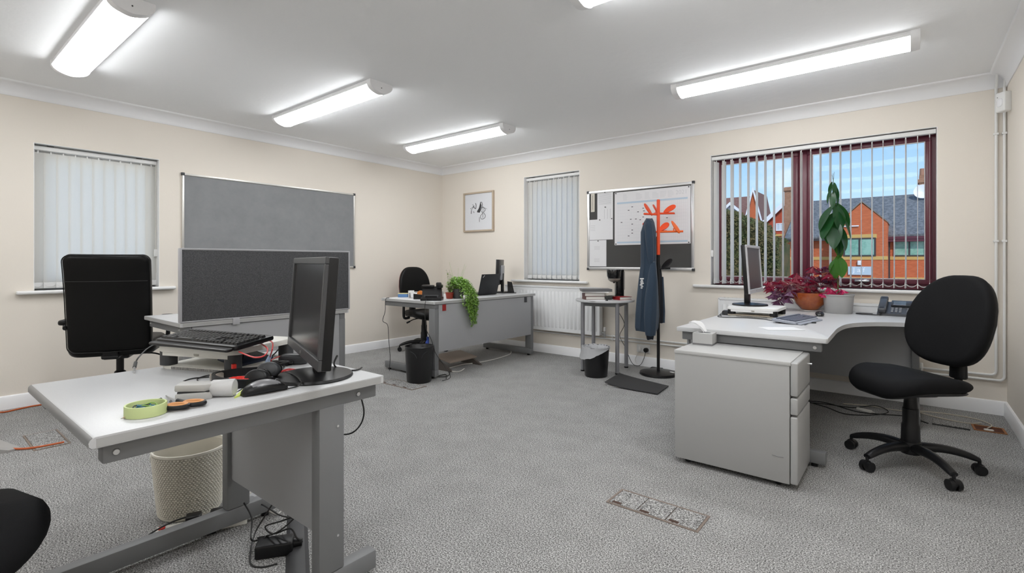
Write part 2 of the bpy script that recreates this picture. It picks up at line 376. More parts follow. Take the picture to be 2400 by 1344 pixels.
# ------------------------------------------------------------------ radiators and pipes
RADM = mat('radiator_enamel', (.80, .81, .82), .32)
def radiator(label, x0, x1, z0, z1, valve_x):
    t = thing('radiator', label, 'radiator', (x0, YB, 0)); w = x1-x0; yb, yf = -.105, -.030
    pitch = .0515; n = int(round((w-.05)/pitch)); rings = []
    def column(z, k): 
        pts = []
        for i in range(n*8+1):
            x = .025+(w-.05)*i/(n*8); f = (i % 8)/8
            g = 0 if f < .16 or f > .84 else (math.sin((f-.16)/.68*PI)**.6)
            pts.append((x, yb+.012-.012*g*k, z))
        return pts
    zz = [(z0+.004, 0), (z0+.035, 0), (z0+.055, 1), (z1-.075, 1), (z1-.055, 0), (z1-.02, 0)]
    rings = [column(z, k) for z, k in zz]; b = B(); b.loft(rings, cap=False, closed=False); b.obj('front_panel', RADM, t, smooth=50)
    B().box(.012, w-.012, yf-.012, yf, z0, z1-.02, .004).obj('back_panel', RADM, t)
    for xx in (0, w-.014): B().box(xx, xx+.014, yb+.004, yf, z0+.004, z1-.004, .003).obj('side_panel', RADM, t)
    B().box(.01, w-.01, yb+.010, yb+.018, z0, z1-.02).obj('water_channel', RADM, t, smooth=0)
    b = B(); b.box(.004, w-.004, yb+.004, yb+.016, z1-.016, z1).box(.004, w-.004, yf-.014, yf, z1-.016, z1)
    m = int(w/.035)
    for i in range(m+1): xx = .004+(w-.018)*i/m; b.box(xx, xx+.010, yb+.016, yf-.014, z1-.010, z1)
    b.obj('top_grille', RADM, t, smooth=0)
    # dark dimples under the grille
    b = B()
    for i in range(n):
        xx = .025+(w-.05)*(i+.5)/n; b.cyl((xx-.0, yb+.0125, z1-.048), (xx, yb+.0105, z1-.048), .007, seg=10)
    b.obj('dimples', GREYINK, t, kind='stuff')
    vx = valve_x-x0; s = 1 if vx > w/2 else -1; ex = w if s > 0 else 0
    b = B(); b.cyl((ex, -.06, z0+.03), (vx+s*.01, -.06, z0+.03), .009).cyl((vx, -.06, z0-.01), (vx, -.06, z0+.055), .012).cyl((vx, -.06, .27), (vx, -.06, z0-.01), .0075)
    v = b.obj('valve', CHROME, t); B().cyl((vx, -.06, z0+.055), (vx, -.06, z0+.095), .014, .011).obj('valve_cap', WHITE, v)
    for bx in (.16*w, .84*w): B().box(bx-.012, bx+.012, yf, 0, z0+.05, z1-.05).obj('wall_bracket', RADM, t, smooth=0)
    return t
radiator('white panel radiator under the narrow window', -4.02, -2.665, .285, .815, -2.625)
radiator('white panel radiator under the large window behind the plants', -1.41, .015, .235, .765, .070)
PIPE = mat('painted_pipe', (.78, .78, .77), .35)
for x, z, lab in ((.487, .285, 'white painted heating pipe farther from the room corner, rising to the ceiling'), (.530, .250, 'white painted heating pipe nearer to the room corner, rising to the ceiling')):
    t = thing('heating_pipe', lab, 'pipe', (0, 0, 0), 0, 'heating pipes on the end wall'); y = YB-.018; r = .0085
    pts = [(-4.05, y, z), (x-.03, y, z)] + [(x-.03+.03*math.sin(a), y, z+.03-.03*math.cos(a)) for a in (PI/8, PI/4, 3*PI/8)] + [(x, y, z+.03), (x, y, ZC-.10)]
    B().tube(pts, r, 12).obj('pipe_run', PIPE, t)
    B().cyl((x, y, ZC-.11), (x, y-.0, ZC-.10), r).tube([(x, y, ZC-.10), (x, y-.075, ZC-.001)], r, 12).obj('pipe_top', PIPE, t)
    B().cyl((x, y-.072, ZC-.012), (x, y-.078, ZC-.001), .018).obj('collar', WHITE, t)
    for px_ in (-2.55, -1.5, -.4): B().box(px_-.008, px_+.008, y-.012, YB, z-.013, z+.013, .003).obj('pipe_clip', PIPE, t)
    for pz_ in (1.25, 2.02): B().box(x-.014, x+.014, y-.012, YB, pz_-.008, pz_+.008, .003).obj('pipe_clip', PIPE, t)

# ------------------------------------------------------------------ ceiling lights
DIFF = mat('lit_diffuser', (.9, .9, .9), .5, emit=((.975, .99, 1.0), LAMP_EMIT))
LBODY = mat('lamp_body', (.84, .84, .85), .4)
def make_lamp(label, x0, x1, yc):
    t = thing('ceiling_light', label, 'ceiling light', (x0, yc, ZC), 0, 'ceiling strip lights'); w = x1-x0; hw = .098
    B().box(.02, w-.02, -hw, hw, -.014, 0, .002).box(.02, w-.02, -hw-.003, hw+.003, -.031, -.014, .002).obj('tray', LBODY, t)
    prof = [(hw-.001, -.031), (hw-.010, -.047), (hw-.032, -.065), (hw-.065, -.077), (0, -.083), (-hw+.065, -.077), (-hw+.032, -.065), (-hw+.010, -.047), (-hw+.001, -.031)]
    sm = catmull([(p[0], p[1], 0) for p in prof], 4)
    B().loft([[(x, q.x, q.y) for q in sm] for x in (.045, w-.045)]).obj('diffuser', DIFF, t, smooth=60)
    cp = [(hw+.003, 0), (hw+.004, -.030)]+[(q.x*1.03, q.y-.003) for q in sm[3:-3]]+[(-hw-.004, -.030), (-hw-.003, 0)]
    for a, c in ((0, .045), (w-.045, w)):
        k = .80 if a == 0 else 1.0; k2 = 1.0 if a == 0 else .80
        cap = B().loft([[(x, q[0]*(.985+.015*s), q[1]*(.96+.04*s) if q[1] else 0) for q in cp] for x, s in ((a, 0 if a == 0 else 1), ((a+c)/2, 1), (c, 1 if a == 0 else 0))]).obj('end_cap', LBODY, t, smooth=40)
        ex = a-.001 if a == 0 else c+.001
        B().cyl((ex, 0, -.045), (ex+.002 if a == 0 else ex-.002, 0, -.045), .004, seg=8).obj('screw', DARK, cap)
make_lamp('lit strip light above the leather chair, nearest on the left', -4.50, -3.09, .77)
make_lamp('lit strip light over the middle of the room, in front of the pinboard', -4.60, -3.09, 2.30)
make_lamp('lit strip light above the far desk, nearest to the room corner', -4.57, -3.07, 3.80)
make_lamp('lit strip light in front of the large plum window', -1.42, .05, 3.81)
make_lamp('strip light cut off by the top edge of the picture', -1.30, .20, 2.14)
make_lamp('strip light above the near desk, out of the picture', -1.36, .14, .77)
make_lamp('strip light behind the viewer on the right', -1.36, .14, -.75)
make_lamp('strip light behind the viewer on the left', -4.62, -3.09, -.75)

# ------------------------------------------------------------------ outside: ground, hedge, houses opposite (first floor view)
GZ = -3.1
def brick_mat(name, c1, c2, mortar, scale):
    m = bpy.data.materials.new(name); m.use_nodes = True; t = m.node_tree; b = t.nodes['Principled BSDF']
    c = t.nodes.new('ShaderNodeTexCoord'); mp = t.nodes.new('ShaderNodeMapping'); mp.inputs['Rotation'].default_value = (PI/2, 0, 0)
    t.links.new(c.outputs['Object'], mp.inputs[0])
    k = t.nodes.new('ShaderNodeTexBrick'); k.inputs['Color1'].default_value = (*c1, 1); k.inputs['Color2'].default_value = (*c2, 1); k.inputs['Mortar'].default_value = (*mortar, 1)
    k.inputs['Scale'].default_value = scale; k.inputs['Mortar Size'].default_value = .03; k.inputs['Brick Width'].default_value = .9; k.inputs['Row Height'].default_value = .3
    t.links.new(mp.outputs[0], k.inputs['Vector']); t.links.new(k.outputs['Color'], b.inputs['Base Color']); b.inputs['Roughness'].default_value = .9
    return m
BRICK = brick_mat('orange_red_brick', (.50, .115, .040), (.60, .155, .06), (.50, .17, .08), 6.5)
BRICKR = brick_mat('deep_red_brick', (.42, .06, .03), (.50, .085, .04), (.40, .10, .05), 6.5)
BRICKB = brick_mat('brown_brick', (.30, .15, .09), (.40, .22, .14), (.36, .22, .14), 6.5)
BUFF = mat('buff_brick', (.66, .43, .14), .9, speck=(40, (.55, .36, .12), .4, .6))
SLATE = mat('slate_tiles', (.10, .108, .115), .9, speck=(6, (.21, .22, .225), .40, .62))
CLAYT = mat('brown_clay_tiles', (.17, .085, .065), .85, speck=(7, (.25, .13, .10), .4, .6))
COPE = mat('gable_coping', (.24, .17, .11), .8)
BARGE = mat('bargeboard_white', (.82, .84, .86), .5)
GLASSG = mat('greenish_glazing', (.16, .36, .27), .15, speck=(1.5, (.30, .52, .42), .4, .62))
DKFRAME = mat('dark_brown_frame', (.045, .035, .035), .5)
ASPH = mat('pale_paving', (.36, .355, .34), .9, speck=(3, (.44, .43, .41), .4, .6))
b = B(); b.box(-90, 90, YB+.6, 140, GZ-.2, GZ); struct(b.obj('ground', ASPH, smooth=0), 'pale paved ground outside, far below the windows', 'ground')
def gpt(u, v, Y): p = PY(u, v, Y); return (p.x, p.z)

def gable_roof_x(t, x0, x1, yf, yb, ze, zr, m, over=.35, th=.16, name='roof'):
    """ridge runs along x"""
    ym = (yf+yb)/2; b = B()
    for y_, s in ((yf, -1), (yb, 1)):
        yo = y_+s*over; zo = ze-(zr-ze)*over/abs(ym-y_)
        b.poly([(x0, yo, zo), (x1, yo, zo), (x1, ym, zr), (x0, ym, zr), (x0, yo, zo+th), (x1, yo, zo+th), (x1, ym, zr+th), (x0, ym, zr+th)],
               [(0, 1, 2, 3), (4, 7, 6, 5), (0, 4, 5, 1), (1, 5, 6, 2), (2, 6, 7, 3), (3, 7, 4, 0)])
    return b.obj(name, m, t, smooth=0)
def gable_roof_y(t, x0, x1, yf, yb, ze, zr, m, over=.3, th=.14, name='roof'):
    xm = (x0+x1)/2; b = B()
    for x_, s in ((x0, -1), (x1, 1)):
        xo = x_+s*over; zo = ze-(zr-ze)*over/abs(xm-x_)
        b.poly([(xo, yf, zo), (xm, yf, zr), (xm, yb, zr), (xo, yb, zo), (xo, yf, zo+th), (xm, yf, zr+th), (xm, yb, zr+th), (xo, yb, zo+th)],
               [(0, 1, 2, 3), (4, 7, 6, 5), (0, 4, 5, 1), (1, 5, 6, 2), (2, 6, 7, 3), (3, 7, 4, 0)])
    return b.obj(name, m, t, smooth=0)
def far_window(t, x0, x1, z0, z1, y, n=2, fm=None, gm=None, name='window'):
    fm = fm or DKFRAME; gm = gm or GLASSG; f = .07
    b = B(); b.box(x0, x1, y-.03, y+.06, z0, z0+f).box(x0, x1, y-.03, y+.06, z1-f, z1)
    for i in range(n+1):
        x = x0+(x1-x0-f)*i/n; b.box(x, x+f, y-.03, y+.06, z0+f, z1-f)
    w = b.obj(name, fm, t, smooth=0)
    for i in range(n):
        a = x0+(x1-x0-f)*i/n+f; c = x0+(x1-x0-f)*(i+1)/n; B().box(a, c, y, y+.02, z0+f, z1-f).obj('pane', gm, w, smooth=0)
    return w
def gable_wall(t, x0, x1, yf, yb, ze, zr, m, name='wall'):
    xm = (x0+x1)/2
    P = [(x0, GZ), (x1, GZ), (x1, ze), (xm, zr), (x0, ze)]
    M = Matrix(((1, 0, 0, 0), (0, 0, 1, 0), (0, 1, 0, 0), (0, 0, 0, 1)))
    return B().prism(P, yf, yb, M=M).obj(name, m, t, smooth=0)

# -- the long brick building with slate roof, projecting gable, sign and chimney
Y0 = 33.0
t = thing('brick_building', 'long orange brick building with slate roof, front gable and pale blue sign', 'building', (0, 0, GZ))
t.location = (0, 0, 0)
xg0, xg1 = gpt(1962, 600, Y0)[0], gpt(2080, 600, Y0)[0]; zge = gpt(2080, 521, Y0)[1]; zgr = gpt(2015, 474, Y0)[1]
Y1 = Y0+1.6; xe = 14.0; ze = gpt(2120, 549, Y1)[1]; zr = gpt(2120, 463, Y1+4.5)[1]
xw0 = gpt(1846, 600, Y1)[0]
gable_wall(t, xg0, xg1, Y0, Y1+4.5, zge, zgr-.05, BRICK, 'gable_wall')
B().box(xw0, xe, Y1, Y1+9, GZ, ze+.05).obj('wall', BRICK, t, smooth=0)
gable_roof_x(t, xw0-.1, xe, Y1, Y1+9, ze, zr, SLATE)
gable_roof_y(t, xg0, xg1, Y0-.04, Y1+4.4, zge, zgr, COPE, .03, .05, 'gable_roof')
z = gpt(2020, 605, Y0)[1]
B().box(xg0-.02, xg1+.02, Y0-.03, Y0+.1, z-.1, z+.09).obj('buff_band', BUFF, t, smooth=0)
B().box(xw0, xg0, Y1-.03, Y1+.1, z-.1, z+.09).obj('buff_band', BUFF, t, smooth=0)
B().box(xg1, xe, Y1-.03, Y1+.1, z-.1, z+.09).obj('buff_band', BUFF, t, smooth=0)
a = gpt(1974, 551, Y0); c = gpt(2055, 559, Y0); B().box(a[0], c[0], Y0-.03, Y0+.1, c[1], a[1]).obj('lintel', BUFF, t, smooth=0)
a = gpt(1974, 650, Y0); c = gpt(2053, 657, Y0); B().box(a[0], c[0], Y0-.03, Y0+.1, c[1], a[1]).obj('lintel', BUFF, t, smooth=0)
a = gpt(2092, 650, Y1); c = gpt(2166, 658, Y1); B().box(a[0], c[0]+1.2, Y1-.03, Y1+.1, c[1], a[1]).obj('lintel', BUFF, t, smooth=0)
a = gpt(1977, 559, Y0); c = gpt(2053, 601, Y0); far_window(t, a[0], c[0], c[1], a[1], Y0-.03)
a = gpt(2094, 556, Y1); c = gpt(2170, 601, Y1); far_window(t, a[0], c[0], c[1], a[1], Y1-.03)
a = gpt(1872, 560, Y1); c = gpt(1905, 601, Y1); far_window(t, a[0], c[0], c[1], a[1], Y1-.03)
a = gpt(1977, 658, Y0); c = gpt(2053, 700, Y0); far_window(t, a[0], c[0], c[1], a[1], Y0-.03)
a = gpt(2094, 658, Y1); c = gpt(2170, 700, Y1); far_window(t, a[0], c[0], c[1], a[1], Y1-.03)
B().box(xg1, xe, Y1-.45, Y1-.3, ze-.28, ze-.14).box(xg1, xe, Y1-.42, Y1, ze-.42, ze-.28).obj('gutter', mat('plum_fascia', (.10, .02, .035), .5), t, smooth=0)
B().box(xw0, xg0, Y1-.45, Y1-.3, ze-.28, ze-.14).obj('gutter', DKFRAME, t, smooth=0)
x = gpt(2083, 600, Y1)[0]; B().cyl((x, Y1-.08, GZ), (x, Y1-.08, ze-.5), .06, seg=10).tube([(x, Y1-.08, ze-.5), (x+.05, Y1-.25, ze-.3)], .06, 10).obj('downpipe', DKFRAME, t)
a = gpt(1988, 625, Y0); c = gpt(2042, 645, Y0)
sg = B().box(a[0], c[0], Y0-.09, Y0, c[1], a[1]).obj('sign_board', mat('sign_pale_blue', (.50, .60, .68), .4), t, smooth=0)
M = T((a[0]+c[0])/2-.03, Y0-.095, (a[1]+c[1])/2+.03) @ RX(PI/2)
text('J a f', .36, mat('sign_white', (.9, .9, .9), .5), sg, M, extrude=.004)
a = gpt(2010, 611, Y0); c = gpt(2019, 622, Y0); B().box(a[0], c[0], Y0-.14, Y0, c[1], a[1], .02).obj('alarm_box', WHITE, t)
a = gpt(1985, 531, Y0); B().cyl((a[0]-.2, Y0-.06, a[1]), (gpt(2013, 531, Y0)[0], Y0-.06, a[1]), .035, seg=8).obj('wall_bar', BARGE, t)
Yc = Y1+4.5; a = gpt(2154, 402, Yc); c = gpt(2168, 460, Yc)
ch = B().box(a[0], c[0]+.1, Yc-.45, Yc+.45, zr-.6, a[1]-.3).box(a[0]-.06, c[0]+.16, Yc-.51, Yc+.51, a[1]-.75, a[1]-.55).obj('chimney', BRICKB, t, smooth=0)
B().cyl(((a[0]+c[0])/2, Yc, a[1]-.3), ((a[0]+c[0])/2, Yc, a[1]+.15), .13, .11, seg=12).obj('chimney_pot', mat('clay_pot', (.38, .2, .13), .8), ch)
dx = gpt(2163, 448, Yc-1)[0]; B().lathe([(.02, 0), (.25, .05), (.42, .16), (.44, .19), (.40, .17), (.02, .02)], 20).xf(RX(rad(75))).obj('satellite_dish', BARGE, t, loc=(dx, Yc-.7, gpt(2163, 450, Yc-1)[1]))
# tall chimney stack at the left end of that building
a = gpt(1841, 441, Y1+3); c = gpt(1863, 520, Y1+3)
ch = B().box(a[0], c[0], Y1+2.6, Y1+3.8, ze, a[1]).box(a[0]-.08, c[0]+.08, Y1+2.5, Y1+3.9, a[1]-.25, a[1]-.05).obj('chimney', BRICKB, t, smooth=0)
B().cyl(((a[0]+c[0])/2+.15, Y1+3.2, a[1]), ((a[0]+c[0])/2+.15, Y1+3.2, a[1]+.35), .12, .10, seg=12).obj('chimney_pot', MATS['clay_pot'], ch)

# -- red gabled house behind
Y2 = 47.0
a = gpt(1797, 523, Y2); r = gpt(1862, 462, Y2); c = gpt(1927, 523, Y2)
t = thing('brick_house', 'deep red gabled house with white bargeboards and a small white window', 'house')
gable_wall(t, a[0], c[0], Y2, Y2+8, a[1], r[1], BRICKR)
gable_roof_y(t, a[0], c[0], Y2-.3, Y2+8, a[1], r[1]+.05, CLAYT)
for s, xx in ((-1, a[0]), (1, c[0])):
    xm = (a[0]+c[0])/2; B().poly([(xx+s*.4, Y2-.42, a[1]-.45), (xm, Y2-.42, r[1]-.1), (xm, Y2-.42, r[1]+.35), (xx+s*.4, Y2-.42, a[1]), (xx+s*.4, Y2-.3, a[1]-.45), (xm, Y2-.3, r[1]-.1), (xm, Y2-.3, r[1]+.35), (xx+s*.4, Y2-.3, a[1])], [(0,1,2,3),(7,6,5,4),(0,4,5,1),(1,5,6,2),(2,6,7,3),(3,7,4,0)]).obj('bargeboard', BARGE, t, smooth=0)
p = gpt(1819, 524, Y2); q = gpt(1838, 541, Y2); far_window(t, p[0], q[0], q[1], p[1], Y2-.04, 2, BARGE, mat('pale_pane', (.55, .62, .68), .2))
p = gpt(1797, 550, Y2); q = gpt(1846, 553, Y2); B().box(p[0], q[0], Y2-.06, Y2, q[1], p[1]).obj('string_course', BUFF, t, smooth=0)

# -- brown roofed house at the left, with dormer
Y3 = 56.0
t = thing('brick_house', 'brown tile roofed house with a white dormer, leftmost outside the large window', 'house')
a = gpt(1560, 528, Y3); c = gpt(1757, 528, Y3); zt = gpt(1740, 465, Y3+4.5)[1]; ze3 = c[1]
g1 = gpt(1790, 528, Y3)[0]
B().box(a[0], c[0], Y3, Y3+9, GZ, ze3).obj('wall', BRICKB, t, smooth=0)
gable_roof_x(t, a[0]-.4, c[0]+.1, Y3, Y3+9, ze3, zt, CLAYT)
gable_wall(t, c[0]-.1, g1, Y3-1.2, Y3+5, ze3-.2, zt, BRICK, 'gable_wall')
xm = (c[0]-.1+g1)/2
for s, xx in ((-1, c[0]-.1), (1, g1)):
    B().poly([(xx+s*.3, Y3-1.42, ze3-.9), (xm, Y3-1.42, zt-.1), (xm, Y3-1.42, zt+.4), (xx+s*.3, Y3-1.42, ze3-.4), (xx+s*.3, Y3-1.25, ze3-.9), (xm, Y3-1.25, zt-.1), (xm, Y3-1.25, zt+.4), (xx+s*.3, Y3-1.25, ze3-.4)], [(0,1,2,3),(7,6,5,4),(0,4,5,1),(1,5,6,2),(2,6,7,3),(3,7,4,0)]).obj('bargeboard', BARGE, t, smooth=0)
gable_roof_y(t, c[0]-.1, g1, Y3-1.3, Y3+5, ze3-.3, zt, CLAYT, .05, .1, 'gable_roof')
d0 = gpt(1693, 507, Y3); d1 = gpt(1727, 507, Y3); dr = gpt(1710, 480, Y3)
M = Matrix(((1, 0, 0, 0), (0, 0, 1, 0), (0, 1, 0, 0), (0, 0, 0, 1)))
B().prism([(d0[0], d0[1]-1), (d1[0], d1[1]-1), (d1[0], gpt(1710, 492, Y3)[1]), ((d0[0]+d1[0])/2, dr[1]), (d0[0], gpt(1710, 492, Y3)[1])], Y3+.3, Y3+5, M=M).obj('dormer', mat('grey_tile_hanging', (.22, .24, .28), .8), t, smooth=0)
for s, xx in ((-1, d0[0]), (1, d1[0])):
    xm = (d0[0]+d1[0])/2; zl = gpt(1710, 493, Y3)[1]
    B().poly([(xx+s*.25, Y3+.1, zl-.35), (xm, Y3+.1, dr[1]-.05), (xm, Y3+.1, dr[1]+.3), (xx+s*.25, Y3+.1, zl), (xx+s*.25, Y3+.3, zl-.35), (xm, Y3+.3, dr[1]-.05), (xm, Y3+.3, dr[1]+.3), (xx+s*.25, Y3+.3, zl)], [(0,1,2,3),(7,6,5,4),(0,4,5,1),(1,5,6,2),(2,6,7,3),(3,7,4,0)]).obj('bargeboard', BARGE, t, smooth=0)
p = gpt(1701, 494, Y3); q = gpt(1716, 507, Y3); far_window(t, p[0], q[0], q[1], p[1], Y3+.2, 2, BARGE, MATS['pale_pane'])

# -- tall hedge and a lower fence-high shrub line in front of the houses
HEDGE = mat('hedge_leaves', (.075, .10, .032), .85, speck=(1.6, (.20, .15, .065), .40, .60), trans=((.10, .16, .03), .2))
rnd = random.Random(5)
def hedge(label, pts, Y, depth, nleaf):
    t = thing('hedge', label, 'hedge')
    b = B(); rings = []
    for i, (u, v) in enumerate(pts):
        x, z = gpt(u, v, Y); rings.append([(x+rnd.uniform(-.1, .1), Y+dy*depth, zz) for dy, zz in ((0, GZ), (-.12, GZ+(z-GZ)*.4), (-.08, GZ+(z-GZ)*.75), (.1, z-.15), (.4, z), (.8, z-.1), (1, z-.6), (1, GZ))])
    b.loft(rings).obj('hedge_core', HEDGE, t, smooth=60)
    vs, fs = [], []
    xs = [gpt(u, v, Y) for u, v in pts]
    for k in range(nleaf):
        i = rnd.randrange(len(xs)-1); f = rnd.random(); x = xs[i][0]*(1-f)+xs[i+1][0]*f; zt_ = xs[i][1]*(1-f)+xs[i+1][1]*f
        if rnd.random() < .3: z = zt_+rnd.uniform(-.2, .16); y = Y+rnd.uniform(-.1, .9)*depth
        else: z = GZ+(zt_-GZ)*rnd.uniform(.35, 1.0); y = Y-rnd.uniform(.0, .45)
        s = rnd.uniform(.03, .085); n = len(vs); a1 = Vector((rnd.uniform(-1, 1), rnd.uniform(-1, 1), rnd.uniform(-1, 1))).normalized(); a2 = a1.orthogonal().normalized()
        c = Vector((x, y, z)); vs += [c-a1*s, c+a2*s*.5, c+a1*s, c-a2*s*.5]; fs.append((n, n+1, n+2, n+3))
    B().poly(vs, fs).obj('foliage', HEDGE, t, smooth=0, kind='stuff')
hedge('tall dark green hedge outside the left part of the large window', [(1655, 505), (1690, 503), (1712, 498), (1735, 512), (1760, 520), (1785, 528), (1800, 560), (1815, 563), (1829, 566)], 25.0, 2.2, 15000)

# ------------------------------------------------------------------ desks
PANEL = GREYP
def c_leg_desk(label, loc, rz, Lx, D, H, col, panel, near_user_round=.012, bolts=True, panel_z=.21, rail_h=.048):
    """straight desk; local x along its length, y from the user's edge to the back edge; col=(y0,y1) of the leg columns; panel = y of the modesty panel"""
    t = thing('desk', label, 'desk', loc, rz, 'office desks'); th = .027
    Mx = Matrix(((0, 0, 1, 0), (1, 0, 0, 0), (0, 1, 0, 0), (0, 0, 0, 1))); rr = near_user_round
    prof = [(D, H-th), (D, H-.002), (D-.002, H)]+[(rr-rr*math.sin(q), H-rr+rr*math.cos(q)) for q in [PI/2*k/6 for k in range(7)]]+[(.0, H-th+.006), (.006, H-th)]
    b = B(); b.prism(prof, 0, Lx, .0012, 1, M=Mx); b.obj('desktop', TOP, t, smooth=30)
    b = B(); e = .0008; z0, z1 = H-th+.003, H-.004; b.box(-e, .004, .014, D-.012, z0, z1).box(Lx-.004, Lx+e, .014, D-.012, z0, z1).box(.012, Lx-.012, D-.004, D+e, z0, z1); b.obj('edge_band', EDGE, t, smooth=0)
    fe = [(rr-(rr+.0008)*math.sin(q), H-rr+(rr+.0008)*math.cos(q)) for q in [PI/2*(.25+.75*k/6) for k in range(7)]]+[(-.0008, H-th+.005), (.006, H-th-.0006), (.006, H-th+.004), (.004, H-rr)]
    B().prism(fe, .0005, Lx-.0005, M=Mx).obj('front_edging', mat('shaded_grey_edging', (.24, .24, .24), .4), t, smooth=30)  # post-formed front edge; shade of its downward-facing side put into the grey
    for k, x in enumerate((.045, Lx-.045)):
        b = B(); b.box(x-.022, x+.022, .03, D-.015, H-th-rail_h, H-th, .004).obj('top_rail', GREYM, t)
        b = B(); b.box(x-.025, x+.025, col[0], col[1], .085, H-th-rail_h+.004, .005).obj('leg', GREYM, t)
        f = B().box(x-.025, x+.025, .03, D-.015, .020, .085, .006).obj('foot', GREYM, t)
        for yy in (.08, D-.07): B().cyl((x, yy, 0), (x, yy, .022), .016, seg=12).obj('levelling_foot', BLACKPL, f)
        if bolts:
            s = -1 if k == 0 else 1
            for yy in (.055, D-.09):
                B().cyl((x+s*.022, yy, H-th-rail_h/2), (x+s*.027, yy, H-th-rail_h/2), .0085, .0065, seg=12).obj('bolt', CHROME, t)
            for zz in (.20, H-.14): B().cyl((x+s*.025, (col[0]+col[1])/2+.02, zz), (x+s*.0275, (col[0]+col[1])/2+.02, zz), .004, seg=8).obj('screw', ALU, t)
    B().box(.045+.025, Lx-.045-.025, panel-.009, panel+.009, panel_z, H-th-.005, .002).obj('modesty_panel', PANEL, t)
    B().box(.07, Lx-.07, panel-.05, panel-.02, H-th-.055, H-th-.004).obj('crossbar', GREYM, t, smooth=0)
    return t
ND = .70                                                   # near desk height
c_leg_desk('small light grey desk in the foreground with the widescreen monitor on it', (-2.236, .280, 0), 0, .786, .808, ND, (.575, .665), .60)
D2H = .72
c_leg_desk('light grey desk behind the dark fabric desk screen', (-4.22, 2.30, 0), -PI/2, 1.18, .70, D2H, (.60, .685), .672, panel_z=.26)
FDH = .73
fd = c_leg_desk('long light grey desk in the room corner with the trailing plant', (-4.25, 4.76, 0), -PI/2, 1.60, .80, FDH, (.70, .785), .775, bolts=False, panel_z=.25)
for x, m in ((.15, DARK), (1.44, RED)): B().box(x, x+.045, .784, .790, FDH-.095, FDH-.036, .001).obj('cable_port', m if m is DARK else mat('dark_red_clip', (.35, .02, .02), .4), fd)

# corner desk by the large window
RH = .70; th = .027
t = thing('corner_desk', 'light grey corner desk with a curved inner edge under the large window', 'desk', (0, 0, 0), 0, 'office desks')
inner = catmull([(-.332, 3.05, 0), (-.336, 3.33, 0), (-.338, 3.58, 0), (-.318, 3.82, 0), (-.262, 3.98, 0), (-.15, 4.11, 0), (.0, 4.175, 0), (.085, 4.185, 0)], 5)
outline = [(-1.125, 3.04)] + [(-.340, 3.04)] + [(p.x, p.y) for p in inner] + [(.085, 4.87), (-1.125, 4.87)]
B().prism(outline, RH-th, RH, .004, 2).obj('desktop', TOP, t, smooth=40)
B().box(-1.10, -.362, 3.065, 3.110, RH-th-.05, RH-th, .004).obj('top_rail', GREYM, t)
B().cyl((-.392, 3.065, RH-th-.028), (-.392, 3.060, RH-th-.028), .011, .009, seg=14).obj('bolt', CHROME, t)
B().box(-1.05, -.96, 3.065, 3.115, .085, RH-th-.046, .005).obj('leg', GREYM, t)
f = B().box(-1.10, -.345, 3.090, 3.140, .02, .085, .006).obj('foot', GREYM, t)
for xx in (-1.05, -.40): B().cyl((xx, 3.115, 0), (xx, 3.115, .022), .016, seg=12).obj('levelling_foot', BLACKPL, f)
B().box(.012, .057, 4.66, 4.75, .085, RH-th, .005).obj('leg', GREYM, t)
f = B().box(.012, .057, 4.21, 4.85, .02, .085, .006).obj('foot', GREYM, t)
for yy in (4.26, 4.80): B().cyl((.035, yy, 0), (.035, yy, .022), .016, seg=12).obj('levelling_foot', BLACKPL, f)
B().box(.012, .057, 4.21, 4.85, RH-th-.05, RH-th, .004).obj('top_rail', GREYM, t)
B().box(-1.03, .012, 4.695, 4.713, .20, RH-th-.004, .002).obj('modesty_panel', PANEL, t)
B().box(-1.088, -1.070, 3.115, 4.70, .20, RH-th-.004, .002).obj('modesty_panel', PANEL, t)
B().box(-1.10, -1.02, 4.71, 4.79, 0, RH-th).obj('leg', GREYM, t, smooth=0)

# pedestal of drawers
PED = mat('pedestal_grey', (.375, .375, .37), .42)
t = thing('drawer_pedestal', 'grey three drawer pedestal half under the corner desk with a tissue box on top', 'drawers', (-1.010, 2.700, 0)); pw, pd, ph = .595, .37, .618
B().box(0, pw-.035, 0, pd, .028, ph-.020, .002).obj('body', PED, t)
B().box(-.003, pw-.030, -.003, pd+.003, ph-.020, ph, .003).obj('top', mat('pedestal_top', (.47, .47, .465), .4), t)
for z0, z1 in ((.030, .358), (.364, .448), (.454, ph-.0)):
    d = B().box(pw-.032, pw, 0, pd, z0, z1-.003, .007, 3).obj('drawer', PED, t)
    B().box(pw-.034, pw-.026, pd+.0005, pd+.004, z0+.03, z1-.02).obj('finger_grip', DARK, d, smooth=0)
B().cyl((pw, pd-.02, ph-.06), (pw+.012, pd-.02, ph-.06), .006, seg=10).obj('lock', CHROME, t)
B().tube([(pw-.11, -.0012, .155), (pw-.085, -.0015, .151), (pw-.06, -.0012, .153)], .0012, 5).obj('scuff_mark', GREYM, t)
for xx in (.06, pw-.09):
    for yy in (.05, pd-.05):
        B().cyl((xx, yy-.012, .016), (xx, yy+.012, .016), .016, seg=14).cyl((xx, yy, .016), (xx, yy, .03), .006).obj('castor', BLACKPL, t)

